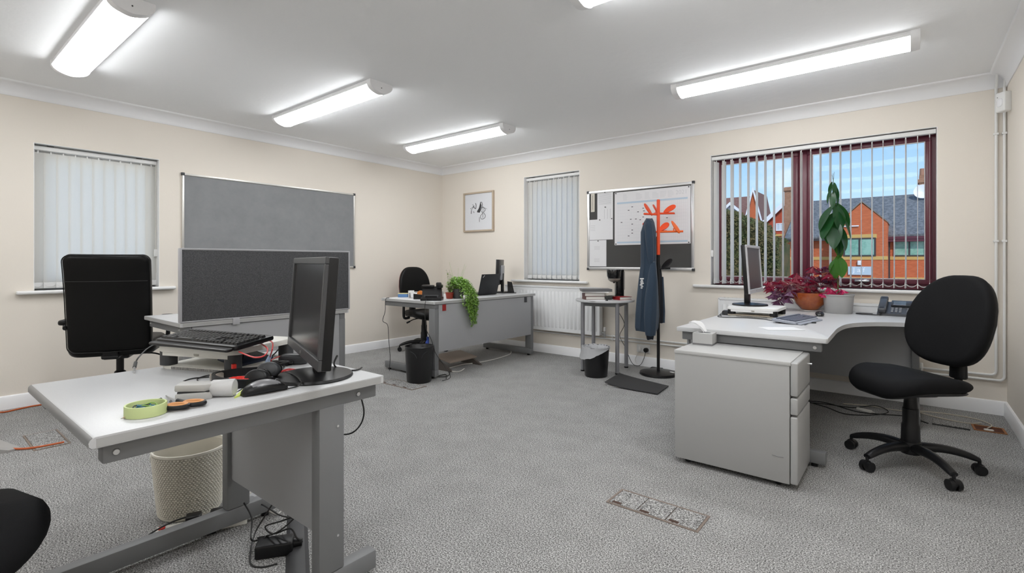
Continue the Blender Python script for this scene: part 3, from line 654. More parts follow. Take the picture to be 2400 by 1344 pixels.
# ------------------------------------------------------------------ chairs
def star_base(t, R, zc=.0, turn=0.0, m=None, hub_z=.10, arm_r=.020):
    m = m or BLACKPL
    B().lathe([(.030, .065), (.046, .07), (.052, .10), (.046, .135), (.033, .145)], 24).obj('hub', m, t)
    for k in range(5):
        a = turn+2*PI*k/5; ca, sa = math.cos(a), math.sin(a); rings = []
        for i in range(9):
            f = i/8; r = .035+(R-.035)*f; z = .105-.030*f**2+.012*math.sin(PI*f); wd = .031-.010*f; hg = .025-.008*f
            if f > .95: hg *= .7
            c = Vector((ca*r, sa*r, z)); n = Vector((-sa, ca, 0))
            rings.append([c+n*(wd*math.cos(q))+Vector((0, 0, hg*math.sin(q))) for q in [2*PI*j/12 for j in range(12)]])
        arm = B().loft(rings).obj('base_arm', m, t, smooth=50)
        c = Vector((ca*R, sa*R, 0)); n = Vector((-sa, ca, 0)); rd = Vector((ca, sa, 0))
        b = B(); b.cyl(c+Vector((0, 0, .026))-n*.026, c+Vector((0, 0, .026))-n*.006, .026, seg=18).cyl(c+Vector((0, 0, .026))+n*.006, c+Vector((0, 0, .026))+n*.026, .026, seg=18).cyl(c+Vector((0, 0, .03)), c+Vector((0, 0, .075)), .008, seg=10)
        b.cyl(c+Vector((0, 0, .034))-n*.007, c+Vector((0, 0, .034))+n*.007, .023, seg=14)
        b.obj('castor', m, arm)
def task_chair(label, loc, front, fabric, back_w, back_h, back_z, seat_z=.45, R=.285, turn=0.0, arms=False, shell=None, top_narrow=.80, tilt=7):
    """front = world angle (rad) the sitter faces; local +x is forwards"""
    t = thing('office_chair', label, 'chair', loc, front, 'office chairs')
    star_base(t, R, turn=turn-front)
    b = B(); b.lathe([(.040, .10), (.043, .13), (.041, .22), (.036, .235), (.036, .31), (.032, .315), (.029, .36), (.029, seat_z-.05)], 24).obj('column', BLACKPL, t)
    B().box(-.10, .07, -.07, .07, seat_z-.062, seat_z-.028, .012).obj('mechanism', BLACKPL, t)
    B().tube([(-.02, -.06, seat_z-.05), (.0, -.16, seat_z-.058), (.01, -.215, seat_z-.075)], .006, 8, smooth=4).cyl((.01, -.215, seat_z-.075), (.014, -.255, seat_z-.088), .011, seg=10).obj('height_lever', BLACKPL, t)
    # seat: rounded square with waterfall front
    sw, sd = .47, .46; out = [(p[0], p[1]*(1.0-.06*(p[0]/sd < 0)*abs(p[0])/(sd/2))) for p in rrect(sd, sw, .15, 8)]
    def bend(q):
        k = min(1, max(0, -q.x/.23)); return (q.x, q.y, q.z*(1-.45*k) - .014*k - 1.1*max(0, q.x-.06)**2*1.4 + .25*q.y*q.y)
    B().pad(out, .085, T(0.015, 0, seat_z+.022), edge=.045, dome=.008, bend=bend).obj('seat', fabric, t, smooth=60)
    out2 = [(p[0]*.93, p[1]*.93) for p in out]
    B().pad(out2, .03, T(0.015, 0, seat_z-.014), edge=.03, dome=0, bend=bend).obj('seat_pan', BLACKPL, t, smooth=60)
    # back upright
    xb = -.245
    b = B(); b.tube([(-.06, 0, seat_z-.045), (-.20, 0, seat_z-.05), (-.262, 0, seat_z-.015), (-.272, 0, seat_z+.08), (-.268, 0, back_z-back_h*.18)], .018, 10, smooth=5); b.obj('back_upright', BLACKPL, t)
    B().lathe([(.032, -.05), (.036, -.045), (.034, .02), (.028, .05)], 18, c=(-.270, 0, seat_z+.075), sx=.8, sy=1.3).obj('bellows', BLACKPL, t)
    o = []
    n = 44
    for k in range(n):
        a = 2*PI*k/n; c, s = math.cos(a), math.sin(a); e = .62
        x = (abs(c)**e)*(1 if c >= 0 else -1); y = (abs(s)**e)*(1 if s >= 0 else -1)
        wv = 1.0-(1-top_narrow)*max(0, y)**1.4-(.10)*max(0, -y)**2
        o.append((x*back_w/2*wv, y*back_h/2))
    M = T(xb, 0, back_z) @ RY(rad(-tilt)) @ Matrix(((0, 0, 1, 0), (1, 0, 0, 0), (0, 1, 0, 0), (0, 0, 0, 1)))
    def bb(q): return (q.x, q.y, q.z + .55*q.x*q.x - .12*q.y*q.y + .010)
    B().pad(o, .060, M, edge=.035, dome=.006, bend=bb).obj('backrest', fabric, t, smooth=60)
    o2 = [(p[0]*.96, p[1]*.96) for p in o]
    def bb2(q): return (q.x, q.y, q.z + .55*q.x*q.x - .12*q.y*q.y - .020)
    B().pad(o2, .025, M, edge=.02, dome=0, bend=bb2).obj('back_shell', shell or BLACKPL, t, smooth=60)
    if arms:
        for s in (-1, 1):
            a = B().tube([(-.02, s*.20, seat_z-.03), (-.02, s*.27, seat_z-.03), (-.02, s*.28, seat_z+.05), (-.02, s*.275, seat_z+.17)], .016, 10, smooth=4).obj('armrest', BLACKPL, t)
            B().box(-.14, .12, s*.275-.035, s*.275+.035, seat_z+.165, seat_z+.195, .012, 3).obj('arm_pad', BLACKPL, a)
    return t
task_chair('black fabric office chair without arms beside the corner desk', (.005, 3.44, 0), math.atan2(-.66, -.75), BLACKFAB, .49, .50, .785, seat_z=.445, R=.29, turn=rad(16), top_narrow=.70, tilt=15)
task_chair('black padded office chair with armrests behind the long far desk', (-4.735, 4.165, 0), rad(-8), LEATHER, .45, .50, .79, seat_z=.45, R=.30, turn=rad(20), arms=True, shell=mat('dark_red_shell', (.16, .015, .015), .5))
task_chair('black fabric office chair cut off by the left edge of the picture', (-1.75, .0, 0), rad(9), BLACKFAB, .42, .46, .775, seat_z=.445, R=.28, turn=rad(36))

# executive chair seen from behind
cx, cy = -4.68, 1.09; ang = math.atan2(.115, -.23)
t = thing('executive_chair', 'tall black leather executive chair seen from behind in front of the closed blind', 'chair', (cx, cy, 0), ang, 'office chairs')
star_base(t, .31, turn=rad(10))
B().lathe([(.036, .10), (.036, .27), (.031, .275), (.024, .28), (.024, .40)], 24).obj('column', BLACKPL, t)
B().box(-.13, .12, -.085, .085, .385, .425, .012).box(-.25, -.10, -.05, .05, .405, .43, .01).obj('mechanism', BLACKPL, t)
B().tube([(0, -.07, .40), (0, -.20, .395), (-.02, -.27, .375)], .006, 8, smooth=4).cyl((-.02, -.27, .375), (-.025, -.31, .365), .011, seg=10).obj('height_lever', BLACKPL, t)
B().pad(rrect(.50, .52, .08, 6), .11, T(.02, 0, .475), edge=.05, dome=.012).obj('seat', LEATHER, t, smooth=60)
hb = .70; zc = .805; o = []
for p in rrect(.50, hb, .045, 6): o.append((p[0]*(1-.02*(p[1] < 0)), p[1]+(.012*math.cos(p[0]/.25*PI/2) if p[1] > 0 else 0)))
# denser outline for a smooth curve
dn = []
for i in range(len(o)):
    a_, b_ = Vector(o[i]), Vector(o[(i+1) % len(o)]); n = max(1, int((b_-a_).length/.05))
    for k in range(n): dn.append(tuple(a_.lerp(b_, k/n)))
M = T(-.255, 0, zc) @ RY(rad(-6)) @ Matrix(((0, 0, 1, 0), (1, 0, 0, 0), (0, 1, 0, 0), (0, 0, 0, 1)))
def bb(q): return (q.x, q.y, q.z + .30*q.x*q.x - .18*max(0, q.y)**2)
bk = B().pad(dn, .085, M, edge=.04, dome=.006, bend=bb).obj('backrest', LEATHER, t, smooth=60)
b = B(); b.tube([M @ Vector(bb(Vector((x, .165, -.0475)))) for x in [-.235+.47*k/12 for k in range(13)]], .0022, 6); b.obj('seam', mat('leather_seam', (.02, .02, .02), .6), bk)
b = B(); b.tube([M @ Vector(bb(Vector((p[0]*.985, p[1]*.985, -.036)))) for p in dn], .003, 6, closed=True); b.obj('piping', LEATHER, bk)
B().box(-.24, -.16, -.045, .045, .40, .55, .01).obj('back_bracket', BLACKPL, t)
for s in (-1, 1):
    a = B().tube([(-.24, s*.25, .64), (-.10, s*.285, .65), (.10, s*.285, .645), (.16, s*.28, .59), (.13, s*.27, .48), (.08, s*.22, .43)], .016, 10, smooth=5).obj('armrest', BLACKPL, t)
    B().pad(rrect(.30, .075, .035, 5), .035, T(-.02, s*.285, .668), edge=.02, dome=.004).obj('arm_pad', LEATHER, a, smooth=60)

# ------------------------------------------------------------------ desk screen
SCRF = mat('charcoal_screen_fabric', (.062, .063, .068), .95, spec=.2, bump=(500, .5, 3, .003), speck=(260, (.17, .172, .18), .42, .72))
SCRE = mat('screen_edge_trim', (.40, .40, .42), .45)
x0 = -3.545
t = thing('desk_screen', 'charcoal fabric desk screen with grey trim clamped to the desk edge', 'desk screen', (x0, 1.115, D2H+.002)); SL, SH = 1.195, .465
B().box(0, .028, .012, SL-.012, .006, SH-.010, .003).obj('fabric_panel', SCRF, t)
b = B(); b.box(-.002, .030, .012, SL-.012, SH-.012, SH, .003).box(-.002, .030, .012, SL-.012, 0, .008, .002); b.obj('trim', SCRE, t)
for a in (0, SL-.014): B().box(-.003, .031, a, a+.014, 0, SH, .004).obj('end_trim', SCRE, t)
for yy in (.33, .90):
    B().box(-.004, .034, yy-.022, yy+.022, -.040, .004, .003).obj('clamp', SCRE, t)

# ------------------------------------------------------------------ round table
TX, TY, TH = -2.44, 4.578, .72
t = thing('round_table', 'small round light grey table with four metal legs', 'table', (TX, TY, 0))
B().lathe([(.01, TH-.022), (.290, TH-.022), (.298, TH-.017), (.298, TH-.004), (.294, TH), (.01, TH)], 56).obj('tabletop', TOP, t, smooth=40)
e1 = FW*.315+RT*.16; e2 = FW*.16-RT*.315
LEGM = mat('silver_leg', (.30, .30, .32), .35, metal=.5)
pts = [(-e1-e2)/2, (e1-e2)/2, (e1+e2)/2, (-e1+e2)/2]
for p in pts:
    lg = B().cyl((p.x, p.y, .012), (p.x, p.y, TH-.022), .020, seg=20).obj('leg', LEGM, t)
    B().cyl((p.x, p.y, 0), (p.x, p.y, .014), .022, seg=16).obj('foot_cap', BLACKPL, lg)
for i in range(4):
    a, c = pts[i], pts[(i+1) % 4]; d = (c-a).normalized(); n = Vector((-d.y, d.x, 0))*.009
    b = B(); z0, z1 = TH-.062, TH-.022; q = [a+n, c+n, c-n, a-n]
    b.poly([(p.x, p.y, z) for z in (z0, z1) for p in q], [(3,2,1,0),(4,5,6,7),(0,1,5,4),(1,2,6,5),(2,3,7,6),(3,0,4,7)]).obj('apron_rail', GREYM, t, smooth=0)

# ------------------------------------------------------------------ coat stand
CX0, CY0 = -1.917, 4.689
t = thing('coat_stand', 'coat stand with black pole and orange red hooks', 'coat stand', (CX0, CY0, 0), YAW)
B().lathe([(.01, 0), (.172, 0), (.178, .008), (.174, .026), (.12, .034), (.03, .040), (.01, .040)], 48).obj('base', BLACKPL, t)
B().cyl((0, 0, .035), (0, 0, 1.175), .0150, seg=20).obj('lower_pole', BLACKPL, t)
B().cyl((0, 0, 1.17), (0, 0, 1.705), .0160, seg=20).lathe([(.0160, 1.704), (.012, 1.711), (.002, 1.713)], 20).obj('upper_pole', ORANGE, t)
def hook(a, z, r, m, lean=.75, roll=.75):
    """peg with a paddle standing on it; a = direction in the stand's own frame"""
    M = T(0, 0, z) @ RZ(a)
    b = B(); b.tube([(.015, 0, 0), (r, 0, .004)], .010, 10); b.tube([(r*.62, 0, .0), (r*.62, 0, .035)], .006, 8)
    h = b.xf(M).obj('hook', m, t)
    o = []
    for k in range(28):
        q = 2*PI*k/28; f = (math.cos(q)+1)/2; o.append((math.cos(q)*.072, math.sin(q)*.031*(.70+.5*f)))
    M2 = M @ T(r*.70, 0, .046) @ RY(-lean) @ RX(roll)
    B().pad(o, .012, M2, rings=3, edge=.006, dome=.001).obj('paddle', m, h, smooth=60)
hook(rad(190), 1.565, .150, ORANGE, .95, -.8); hook(rad(8), 1.575, .165, ORANGE, .55, .8); hook(rad(95), 1.58, .10, ORANGE, .7)
hook(rad(-6), 1.395, .235, mat('orange_light', (.88, .14, .015), .4), -1.0, .7); hook(rad(25), 1.40, .10, ORANGE, .60, .8); hook(rad(178), 1.395, .13, ORANGE, .6)
hook(rad(0), 1.035, .115, BLACKPL, .75); hook(rad(120), 1.035, .115, BLACKPL, .75)

# ------------------------------------------------------------------ bins
def bin_body(label, loc, r0, r1, h, cat='bin', name='waste_bin', group='black waste bins'):
    t = thing(name, label, cat, loc, 0, group)
    prof = [(.005, 0), (r0-.006, 0), (r0, .008), (r1, h-.006), (r1+.004, h), (r1-.002, h), (r1-.006, h-.006), (r0-.005, .012), (.005, .010)]
    B().lathe(prof, 44).obj('bin_shell', mat('bin_black', (.009, .009, .010), .3), t, smooth=45); return t
t = bin_body('black round waste bin without a liner beside the long far desk', (-3.53, 3.045, 0), .112, .130, .325)
B().tube([(.130*math.cos(a), .130*math.sin(a), .325-.0) for a in [2*PI*k/40 for k in range(40)]], .004, 6, closed=True).obj('rim', MATS['bin_black'], t)
for s in (-1, 1):                                          # shallow pressed loops below the rim
    a0 = math.atan2(-3.045, 3.53)
    B().tube([(.128*math.cos(a0+s*q)+0, .128*math.sin(a0+s*q), .325-d) for q, d in ((.95, .02), (.55, .035), (.30, .055), (.16, .09))], .002, 6, smooth=5).obj('pressed_line', DARK, t)
t = bin_body('black waste bin with a clear plastic liner beside the round table', (-2.363, 4.256, 0), .108, .126, .285)
BAG = mat('clear_liner', (.72, .73, .75), .25, trans=((.8, .8, .82), .45))
rings = []; rnd = random.Random(3)
jit = [rnd.uniform(-1, 1) for _ in range(48)]
a0 = math.atan2(-4.256, 2.363)
for f in range(9):
    ring = []
    for k in range(48):
        a = 2*PI*k/48; lop = .5+.5*math.cos(a-(a0-1.0)); j = jit[k]
        if f < 4: r = .100-.03*(3-f)/3; z = .17+.035*f; r += .004*j*f
        elif f < 6: r = .126+.006*(f-3)+.003*j; z = .287+.006*j
        else: d = (f-5); r = .131+.010*d*lop**2+.003*j*lop; z = .287-.004*d-.034*d*lop**2+.005*j*lop
        ring.append((r*math.cos(a), r*math.sin(a), z))
    rings.append(ring)
B().loft(rings, cap=False).obj('bin_liner', BAG, t, smooth=60)

# woven white basket under the near desk
t = thing('waste_basket', 'cream perforated plastic basket on the floor behind the small desk', 'basket', (-2.50, .835, 0)); hgt = .285
BSK = mat('cream_plastic', (.74, .71, .63), .5)
B().lathe([(.004, .002), (.118, .002), (.122, .010), (.118, .012), (.004, .008)], 48).obj('base', BSK, t, smooth=45)
def br(f): return .120+.022*f
B().lathe([(br(1)+.001, hgt-.012), (br(1)+.004, hgt-.005), (br(1)+.002, hgt), (br(1)-.004, hgt), (br(1)-.004, hgt-.012), (br(1)+.001, hgt-.012)], 56, cap=False).obj('rim', BSK, t, smooth=45)
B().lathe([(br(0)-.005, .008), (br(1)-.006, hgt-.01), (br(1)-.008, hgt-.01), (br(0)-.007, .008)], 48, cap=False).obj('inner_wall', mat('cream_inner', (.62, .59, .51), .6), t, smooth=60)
b = B(); nr, nc = 30, 64                                   # raised lattice of round bosses
for i in range(nr):
    f = (i+.6)/(nr+.2); z = .012+(hgt-.026)*f; r = br(f)
    for k in range(nc):
        a = 2*PI*(k+.5*(i % 2))/nc; c = Vector((r*math.cos(a), r*math.sin(a), z)); n = Vector((math.cos(a), math.sin(a), 0)); s = Vector((-n.y, n.x, 0)); up = Vector((0, 0, 1))
        q = [c+s*(.0053*math.cos(w))+up*(.0042*math.sin(w)) for w in [2*PI*j/6 for j in range(6)]]
        p = [c+n*.0035+s*(.0024*math.cos(w))+up*(.0019*math.sin(w)) for w in [2*PI*j/6 for j in range(6)]]
        b._faces(q+p, [(j, (j+1) % 6, (j+1) % 6+6, j+6) for j in range(6)]+[tuple(range(6, 12))])
b.obj('lattice', BSK, t, smooth=60, kind='stuff')
B().pad(rrect(.035, .05, .015, 5), .006, T(-.085, -.120, .245) @ RZ(math.atan2(-.12, -.085)) @ RY(PI/2), rings=3, edge=.002, dome=0).obj('side_tag', WHITE, t)

# ------------------------------------------------------------------ things on the near desk (surface z = ND)
def D(u, v, h=0.0): return PZ(u, v, ND+h)
def wire(b, pts, r=.0024, n=6, seg=6): return b.tube(pts, r, seg, smooth=n)
# -- monitor riser
def riser(label, loc, rz, w, d, h, plate, legm, group='monitor risers'):
    t = thing('monitor_riser', label, 'monitor stand', loc, rz, group)
    o = rrect(w, d, .03, 5)
    B().prism(o, h-.020, h, .004, 2).obj('platform', plate, t, smooth=40)
    b = B(); b.box(-w/2+.03, w/2-.03, -d/2+.004, -d/2+.010, h-.034, h-.016).box(-w/2+.03, w/2-.03, d/2-.010, d/2-.004, h-.034, h-.016); b.obj('stiffening_rib', plate, t, smooth=0)
    for sx in (-1, 1):
        for sy in (-1, 1):
            B().prism([(p[0]+sx*(w/2-.03), p[1]+sy*(d/2-.03)) for p in rrect(.05, .05, .016, 4)], .012, h-.018, .002).obj('leg', legm, t, smooth=40)
    B().prism(rrect(w-.01, d-.02, .03, 5), .0, .012, .003).obj('lower_shelf', OFFW, t, smooth=40)
    b = B(); n = 34
    for i in range(n): x = -w/2+.07+(w-.14)*i/(n-1); b.box(x-.0016, x+.0016, -d/2+.006, -d/2+.0095, .001, .0105)
    b.obj('ridges', GREYPL, t, smooth=0, kind='stuff'); 
    B().prism(rrect(.022, .010, .0045, 4), -.001, .001, M=T(0.01, -d/2+.0035, h-.024) @ RX(PI/2)).obj('oval_badge', mat('badge_grey', (.35, .34, .30), .4, metal=.5), t)
    return t
RA = math.atan2(.39, .92); RC = (-2.105, .842)
riser('cream monitor riser with dark legs under the black keyboard', (*RC, ND), RA, .36, .33, .085, OFFW, DARK)
# -- keyboard with separate keys
def keyboard(label, loc, rz, tilt, body, keym, w=.44, d=.165, sep=True, roll=0):
    t = thing('keyboard', label, 'keyboard', loc, rz, 'computer keyboards'); Mt = RX(tilt)
    o = rrect(w, d, .014, 4)
    B().prism(o, 0, .018, .006, 2, M=Mt).obj('body', body, t, smooth=40)
    B().prism([(p[0], p[1]-d/2-.014) for p in rrect(w-.01, .03, .012, 4)], .002, .012, .004, M=Mt).obj('palm_lip', body, t, smooth=40)
    kw = .0165; b = B(); b.poly([(-kw/2, -kw/2, 0), (kw/2, -kw/2, 0), (kw/2, kw/2, 0), (-kw/2, kw/2, 0), (-kw*.37, -kw*.34, .0075), (kw*.37, -kw*.34, .0075), (kw*.37, kw*.40, .008), (-kw*.37, kw*.40, .008)], [(4, 5, 6, 7), (0, 1, 5, 4), (1, 2, 6, 5), (2, 3, 7, 6), (3, 0, 4, 7)])
    if sep: q = b.obj('key', keym, None, smooth=0); kd = q.data; bpy.data.objects.remove(q)
    else: b.bm.free(); big = B()
    y0 = -d/2+.022; pit = .0188
    for r in range(6):
        y = y0+r*pit+(.008 if r == 5 else 0); x = -w/2+.018; cols = 15
        row = []
        if r == 0: row = [(1.25, 3), (6.0, 1), (1.25, 4)]
        elif r == 1: row = [(2.0, 1), (1, 10), (2.7, 1)]
        elif r == 2: row = [(1.7, 1), (1, 11), (2.0, 1)]
        elif r == 3: row = [(1.45, 1), (1, 12), (1.25, 1)]
        elif r == 4: row = [(1, 13), (1.7, 1)]
        else: row = [(1, 14)]
        for wd, cnt in row:
            for k in range(cnt):
                cx_ = x+wd*pit/2
                P_ = Mt @ Vector((cx_, y, .018))
                if sep: inst('key', kd, t, P_, (tilt, 0, 0), (wd*1.06 if wd > 1 else 1, 1, 1))
                else: big.box(cx_-wd*pit/2+.0015, cx_+wd*pit/2-.0015, y-.008, y+.008, .018, .024, .0012, 1, M=Mt)
                x += wd*pit
        for bx0, cnt in ((.083, 3), (.146, 4)):
            for k in range(cnt):
                if r in (1, 2) and cnt == 3 and not (r == 1 and k == 1): continue
                cx_ = bx0+k*pit; P_ = Mt @ Vector((cx_, y, .018))
                if sep: inst('key', kd, t, P_, (tilt, 0, 0))
                else: big.box(cx_-.008, cx_+.008, y-.008, y+.008, .018, .024, .0012, 1, M=Mt)
    if not sep: big.obj('keys', keym, t, kind='stuff')
    for sx in (-1, 1): B().box(sx*(w/2-.06)-.015, sx*(w/2-.06)+.015, d/2-.03, d/2-.015, -.012, .004, M=Mt).obj('flip_foot', body, t, smooth=0)
    return t
KA = math.atan2(.26, .965)
kb_c = Vector((-2.040, .762, 0))
kb = keyboard('black full size keyboard with separate keys lying on the cream riser', (kb_c.x, kb_c.y, ND+.101), KA, rad(6), BLACKPL, mat('black_keys', (.016, .016, .017), .45))
# -- widescreen monitor
def monitor(label, loc, rz, w, h, z0, tilt, bezel, base_r, screen, bez=.022, stand='disc', silver=None, off=0.035, group='computer monitors'):
    """local -y is the viewing side"""
    t = thing('monitor', label, 'monitor', loc, rz, group); M = T(0, 0, z0) @ RX(-tilt)
    B().box(-w/2, w/2, 0, .030, 0, h, .005, 2, M=M).obj('casing', BLACKPL, t)
    b = B(); b.box(-w/2, w/2, -.010, .002, h-bez, h, .002, 1, M=M).box(-w/2, w/2, -.010, .002, 0, bez*1.5, .002, 1, M=M).box(-w/2, -w/2+bez, -.010, .002, bez*1.5, h-bez, .002, 1, M=M).box(w/2-bez, w/2, -.010, .002, bez*1.5, h-bez, .002, 1, M=M)
    bz = b.obj('bezel', bezel, t)
    B().box(-w/2+bez, w/2-bez, -.003, .003, bez*1.5, h-bez, M=M).obj('screen', screen, t, smooth=0)
    B().box(-.008, .008, -.0115, -.009, bez*.5, bez*.9, M=M).obj('logo_badge', CHROME, bz, smooth=0)
    B().box(-w*.3, w*.3, .028, .052, h*.18, h*.78, .012, 2, M=M).obj('rear_housing', silver or BLACKPL, t)
    B().box(-.035, .035, off+.0, off+.035, .012, z0+h*.45, .008).obj('stand_neck', BLACKPL, t)
    if stand == 'disc': B().lathe([(.005, 0), (base_r-.004, 0), (base_r, .004), (base_r*.97, .011), (base_r*.6, .017), (.005, .021)], 48, c=(0, off+.0, 0)).obj('base', BLACKPL, t, smooth=40)
    else: B().prism([(p[0], p[1]+off) for p in rrect(base_r*2, base_r*1.5, .03, 5)], 0, .014, .004).obj('base', BLACKPL, t, smooth=40)
    return t
SCR = mat('dark_screen', (.022, .022, .024), .22, spec=.6)
GREYB = mat('dark_grey_bezel', (.055, .056, .060), .35)
a, c = Vector((-1.345, .800, 0)), Vector((-1.900, .993, 0)); mid = (a+c)/2
mrz = math.atan2(a.y-c.y, a.x-c.x)
monitor('black widescreen monitor on an oval foot at the edge of the small desk', (mid.x-.005, mid.y-.01, ND), mrz, (a-c).length, .340, .076, rad(4), GREYB, .130, SCR)
B_ = B(); wire(B_, [D(790, 835, .12), D(783, 855, .03), D(800, 868, .004), D(835, 868, .004), D(848, 862, .004)], .003)
tag(B_.obj('monitor_cable', CABLE), 'black cable trailing from the back of the widescreen monitor over the desk', 'cable')
B_ = B(); wire(B_, [PY(836, 905, 1.098), PY(846, 932, 1.10), PY(853, 965, 1.10), PY(847, 992, 1.10), PY(829, 1013, 1.10), PY(806, 1019, 1.10), PY(780, 1012, 1.09)], .003)
tag(B_.obj('hanging_cable', CABLE), 'black cable hanging in a loop off the back corner of the small desk', 'cable')
# -- headset
t = thing('headset', 'black headset with silver hinge and red lead wound round its band', 'headset', (0, 0, ND))
def hp(u, v, h): p = PZ(u, v, ND+h); return Vector((p.x, p.y, h))
ba = [hp(640, 893, .016), hp(575, 900, .016), hp(522, 896, .016), hp(500, 888, .016), hp(512, 880, .016), hp(560, 873, .02), hp(610, 869, .02)]
rings = []
P_ = catmull(ba, 6)
for i, p in enumerate(P_):
    q = P_[min(i+1, len(P_)-1)]-P_[max(i-1, 0)]; n = Vector((-q.y, q.x, 0)).normalized()
    rings.append([p+n*(sx*.005)+Vector((0, 0, sz*.013)) for sx, sz in ((-1, -1), (1, -1), (1, 1), (-1, 1))])
B().loft(rings).obj('headband', BLACKPL, t, smooth=30)
p = hp(508, 893, 0)
B().cbox((p.x, p.y, .014), (.020, .038, .024), .003, M=None).cbox((p.x-.012, p.y-.008, .018), (.022, .012, .010), .002).obj('silver_hinge', mat('champagne_metal', (.55, .50, .44), .3, metal=.8), t)
for u, v, h, m in ((603, 886, .026, BLACKPL), (630, 868, .034, DARK)):
    c_ = hp(u, v, h); o = [(.040*math.cos(q), .028*math.sin(q)) for q in [2*PI*k/28 for k in range(28)]]
    ec = B().pad(o, .030, T(c_.x, c_.y, h) @ RZ(YAW) @ RX(rad(68)), edge=.014, dome=.004).obj('ear_cup', m, t, smooth=60)
    B().pad([(x*.9, y*.9) for x, y in o], .018, T(c_.x+.02*FW.x, c_.y+.02*FW.y, h) @ RZ(YAW) @ RX(rad(68)), edge=.008, dome=.002).obj('ear_cushion', LEATHER, ec, smooth=60)
B().cbox((hp(548, 878, 0).x, hp(548, 878, 0).y, .028), (.016, .014, .018), .003).obj('red_clip', RED, t)
b = B(); c_ = hp(560, 892, .022)
for k in range(5):
    rr = .030+.003*k; wire(b, [c_+RT*(rr*math.cos(q))+FW*(.018*math.sin(q)+.004*k)+Vector((0, 0, .004*math.sin(2*q+k))) for q in [2*PI*j/10 for j in range(11)]], .0022, 3)
b.obj('red_lead', RED, t)
b = B(); wire(b, [hp(505, 897, .01), hp(470, 902, .003), hp(432, 905, .003), hp(426, 897, .003), hp(450, 888, .003), hp(490, 884, .003)], .0022)
wire(b, [hp(505, 892, .012), hp(475, 897, .003), hp(462, 890, .003), hp(480, 882, .004), hp(520, 876, .006)], .0020); b.obj('black_lead', CABLE, t)
# -- loose red cable looping over the riser
b = B(); wire(b, [D(560, 825, .088), D(595, 838, .08), D(620, 834, .088), D(627, 818, .093), D(612, 806, .09), D(604, 800, .092), D(622, 797, .092), D(638, 803, .094), D(638, 820, .09), D(633, 838, .05), D(637, 852, .02), D(632, 862, .006)], .0026)
wire(b, [D(634, 845, .03), D(655, 836, .03), D(680, 832, .03), D(697, 836, .02)], .0024); wire(b, [D(700, 868, .008), D(675, 866, .012), D(650, 875, .008), D(660, 872, .012), D(690, 867, .01)], .0024)
tag(b.obj('red_cable', mat('red_cable', (.66, .05, .05), .4)), 'tangled red cable between the cream riser and the widescreen monitor', 'cable')
b = B(); wire(b, [D(660, 812, .05), D(645, 828, .02), D(632, 842, .006), D(655, 838, .012), D(668, 850, .006), D(660, 866, .004), D(640, 862, .01), D(668, 850, .02), D(700, 846, .01), D(715, 848, .01)], .0028)
wire(b, [D(578, 812, .09), D(570, 835, .05), D(566, 850, .01)], .0028); wire(b, [D(604, 905, .004), D(640, 895, .004), D(660, 885, .006), D(680, 878, .012), D(705, 890, .022), D(700, 905, .006), D(672, 912, .006)], .0022)
wire(b, [D(628, 866, .02), D(655, 870, .008), D(690, 880, .022), D(706, 896, .022)], .002)
tag(b.obj('black_cables', CABLE), 'tangled black cables around the foot of the widescreen monitor', 'cable')
b = B()
for k in range(4): wire(b, [D(616+3*k, 868, .012), D(622+3*k, 850, .04), D(630+2*k, 834, .055)], .0018)
tag(b.obj('ribbon_cable', mat('pale_blue_cable', (.35, .45, .62), .4)), 'short strands of pale blue cable behind the headset', 'cable')
t = thing('tablet_device', 'dark blue device leaning behind the headset on the small desk', 'device', (0, 0, 0))
p0, p1 = D(560, 868, 0), D(640, 848, 0); dv = (p1-p0).normalized(); M = T(p0.x, p0.y, ND) @ RZ(math.atan2(dv.y, dv.x)) @ RX(rad(12))
B().box(0, (p1-p0).length, 0, .11, .006, .022, .004, M=M).obj('body', mat('navy_plastic', (.012, .02, .05), .3), t)
t = thing('computer_adapter', 'black video adapter plug lying left of the monitor foot', 'adapter', (0, 0, 0))
p = D(655, 858); M = T(p.x, p.y, ND) @ RZ(rad(50))
B().box(-.035, .035, -.012, .012, .0, .020, .004, M=M).obj('plug', BLACKPL, t); B().cyl(M @ Vector((.035, 0, .01)), M @ Vector((.05, 0, .01)), .006).obj('strain_relief', CABLE, t)
t = thing('glasses_case', 'dark rounded case lying behind the monitor foot', 'case', (0, 0, 0))
p = D(690, 853); B().pad(rrect(.12, .055, .025, 5), .035, T(p.x, p.y, ND+.019) @ RZ(rad(38)), edge=.018, dome=.003).obj('shell', DARK, t, smooth=60)
# -- USB lead at the back left of the desk
t = thing('usb_lead', 'black usb lead with metal plug at the left end of the small desk', 'cable', (0, 0, 0))
b = B(); wire(b, [D(366, 806, .06), D(345, 818, .05), D(325, 838, .035), D(318, 850, .02)], .0026); b.obj('lead', CABLE, t)
B().tube([D(318, 850, .02), D(315, 862, .008)], .006, 10).obj('plug_body', CABLE, t); B().tube([D(315, 862, .008), D(314, 872, .006)], .0045, 6).obj('metal_plug', CHROME, t)
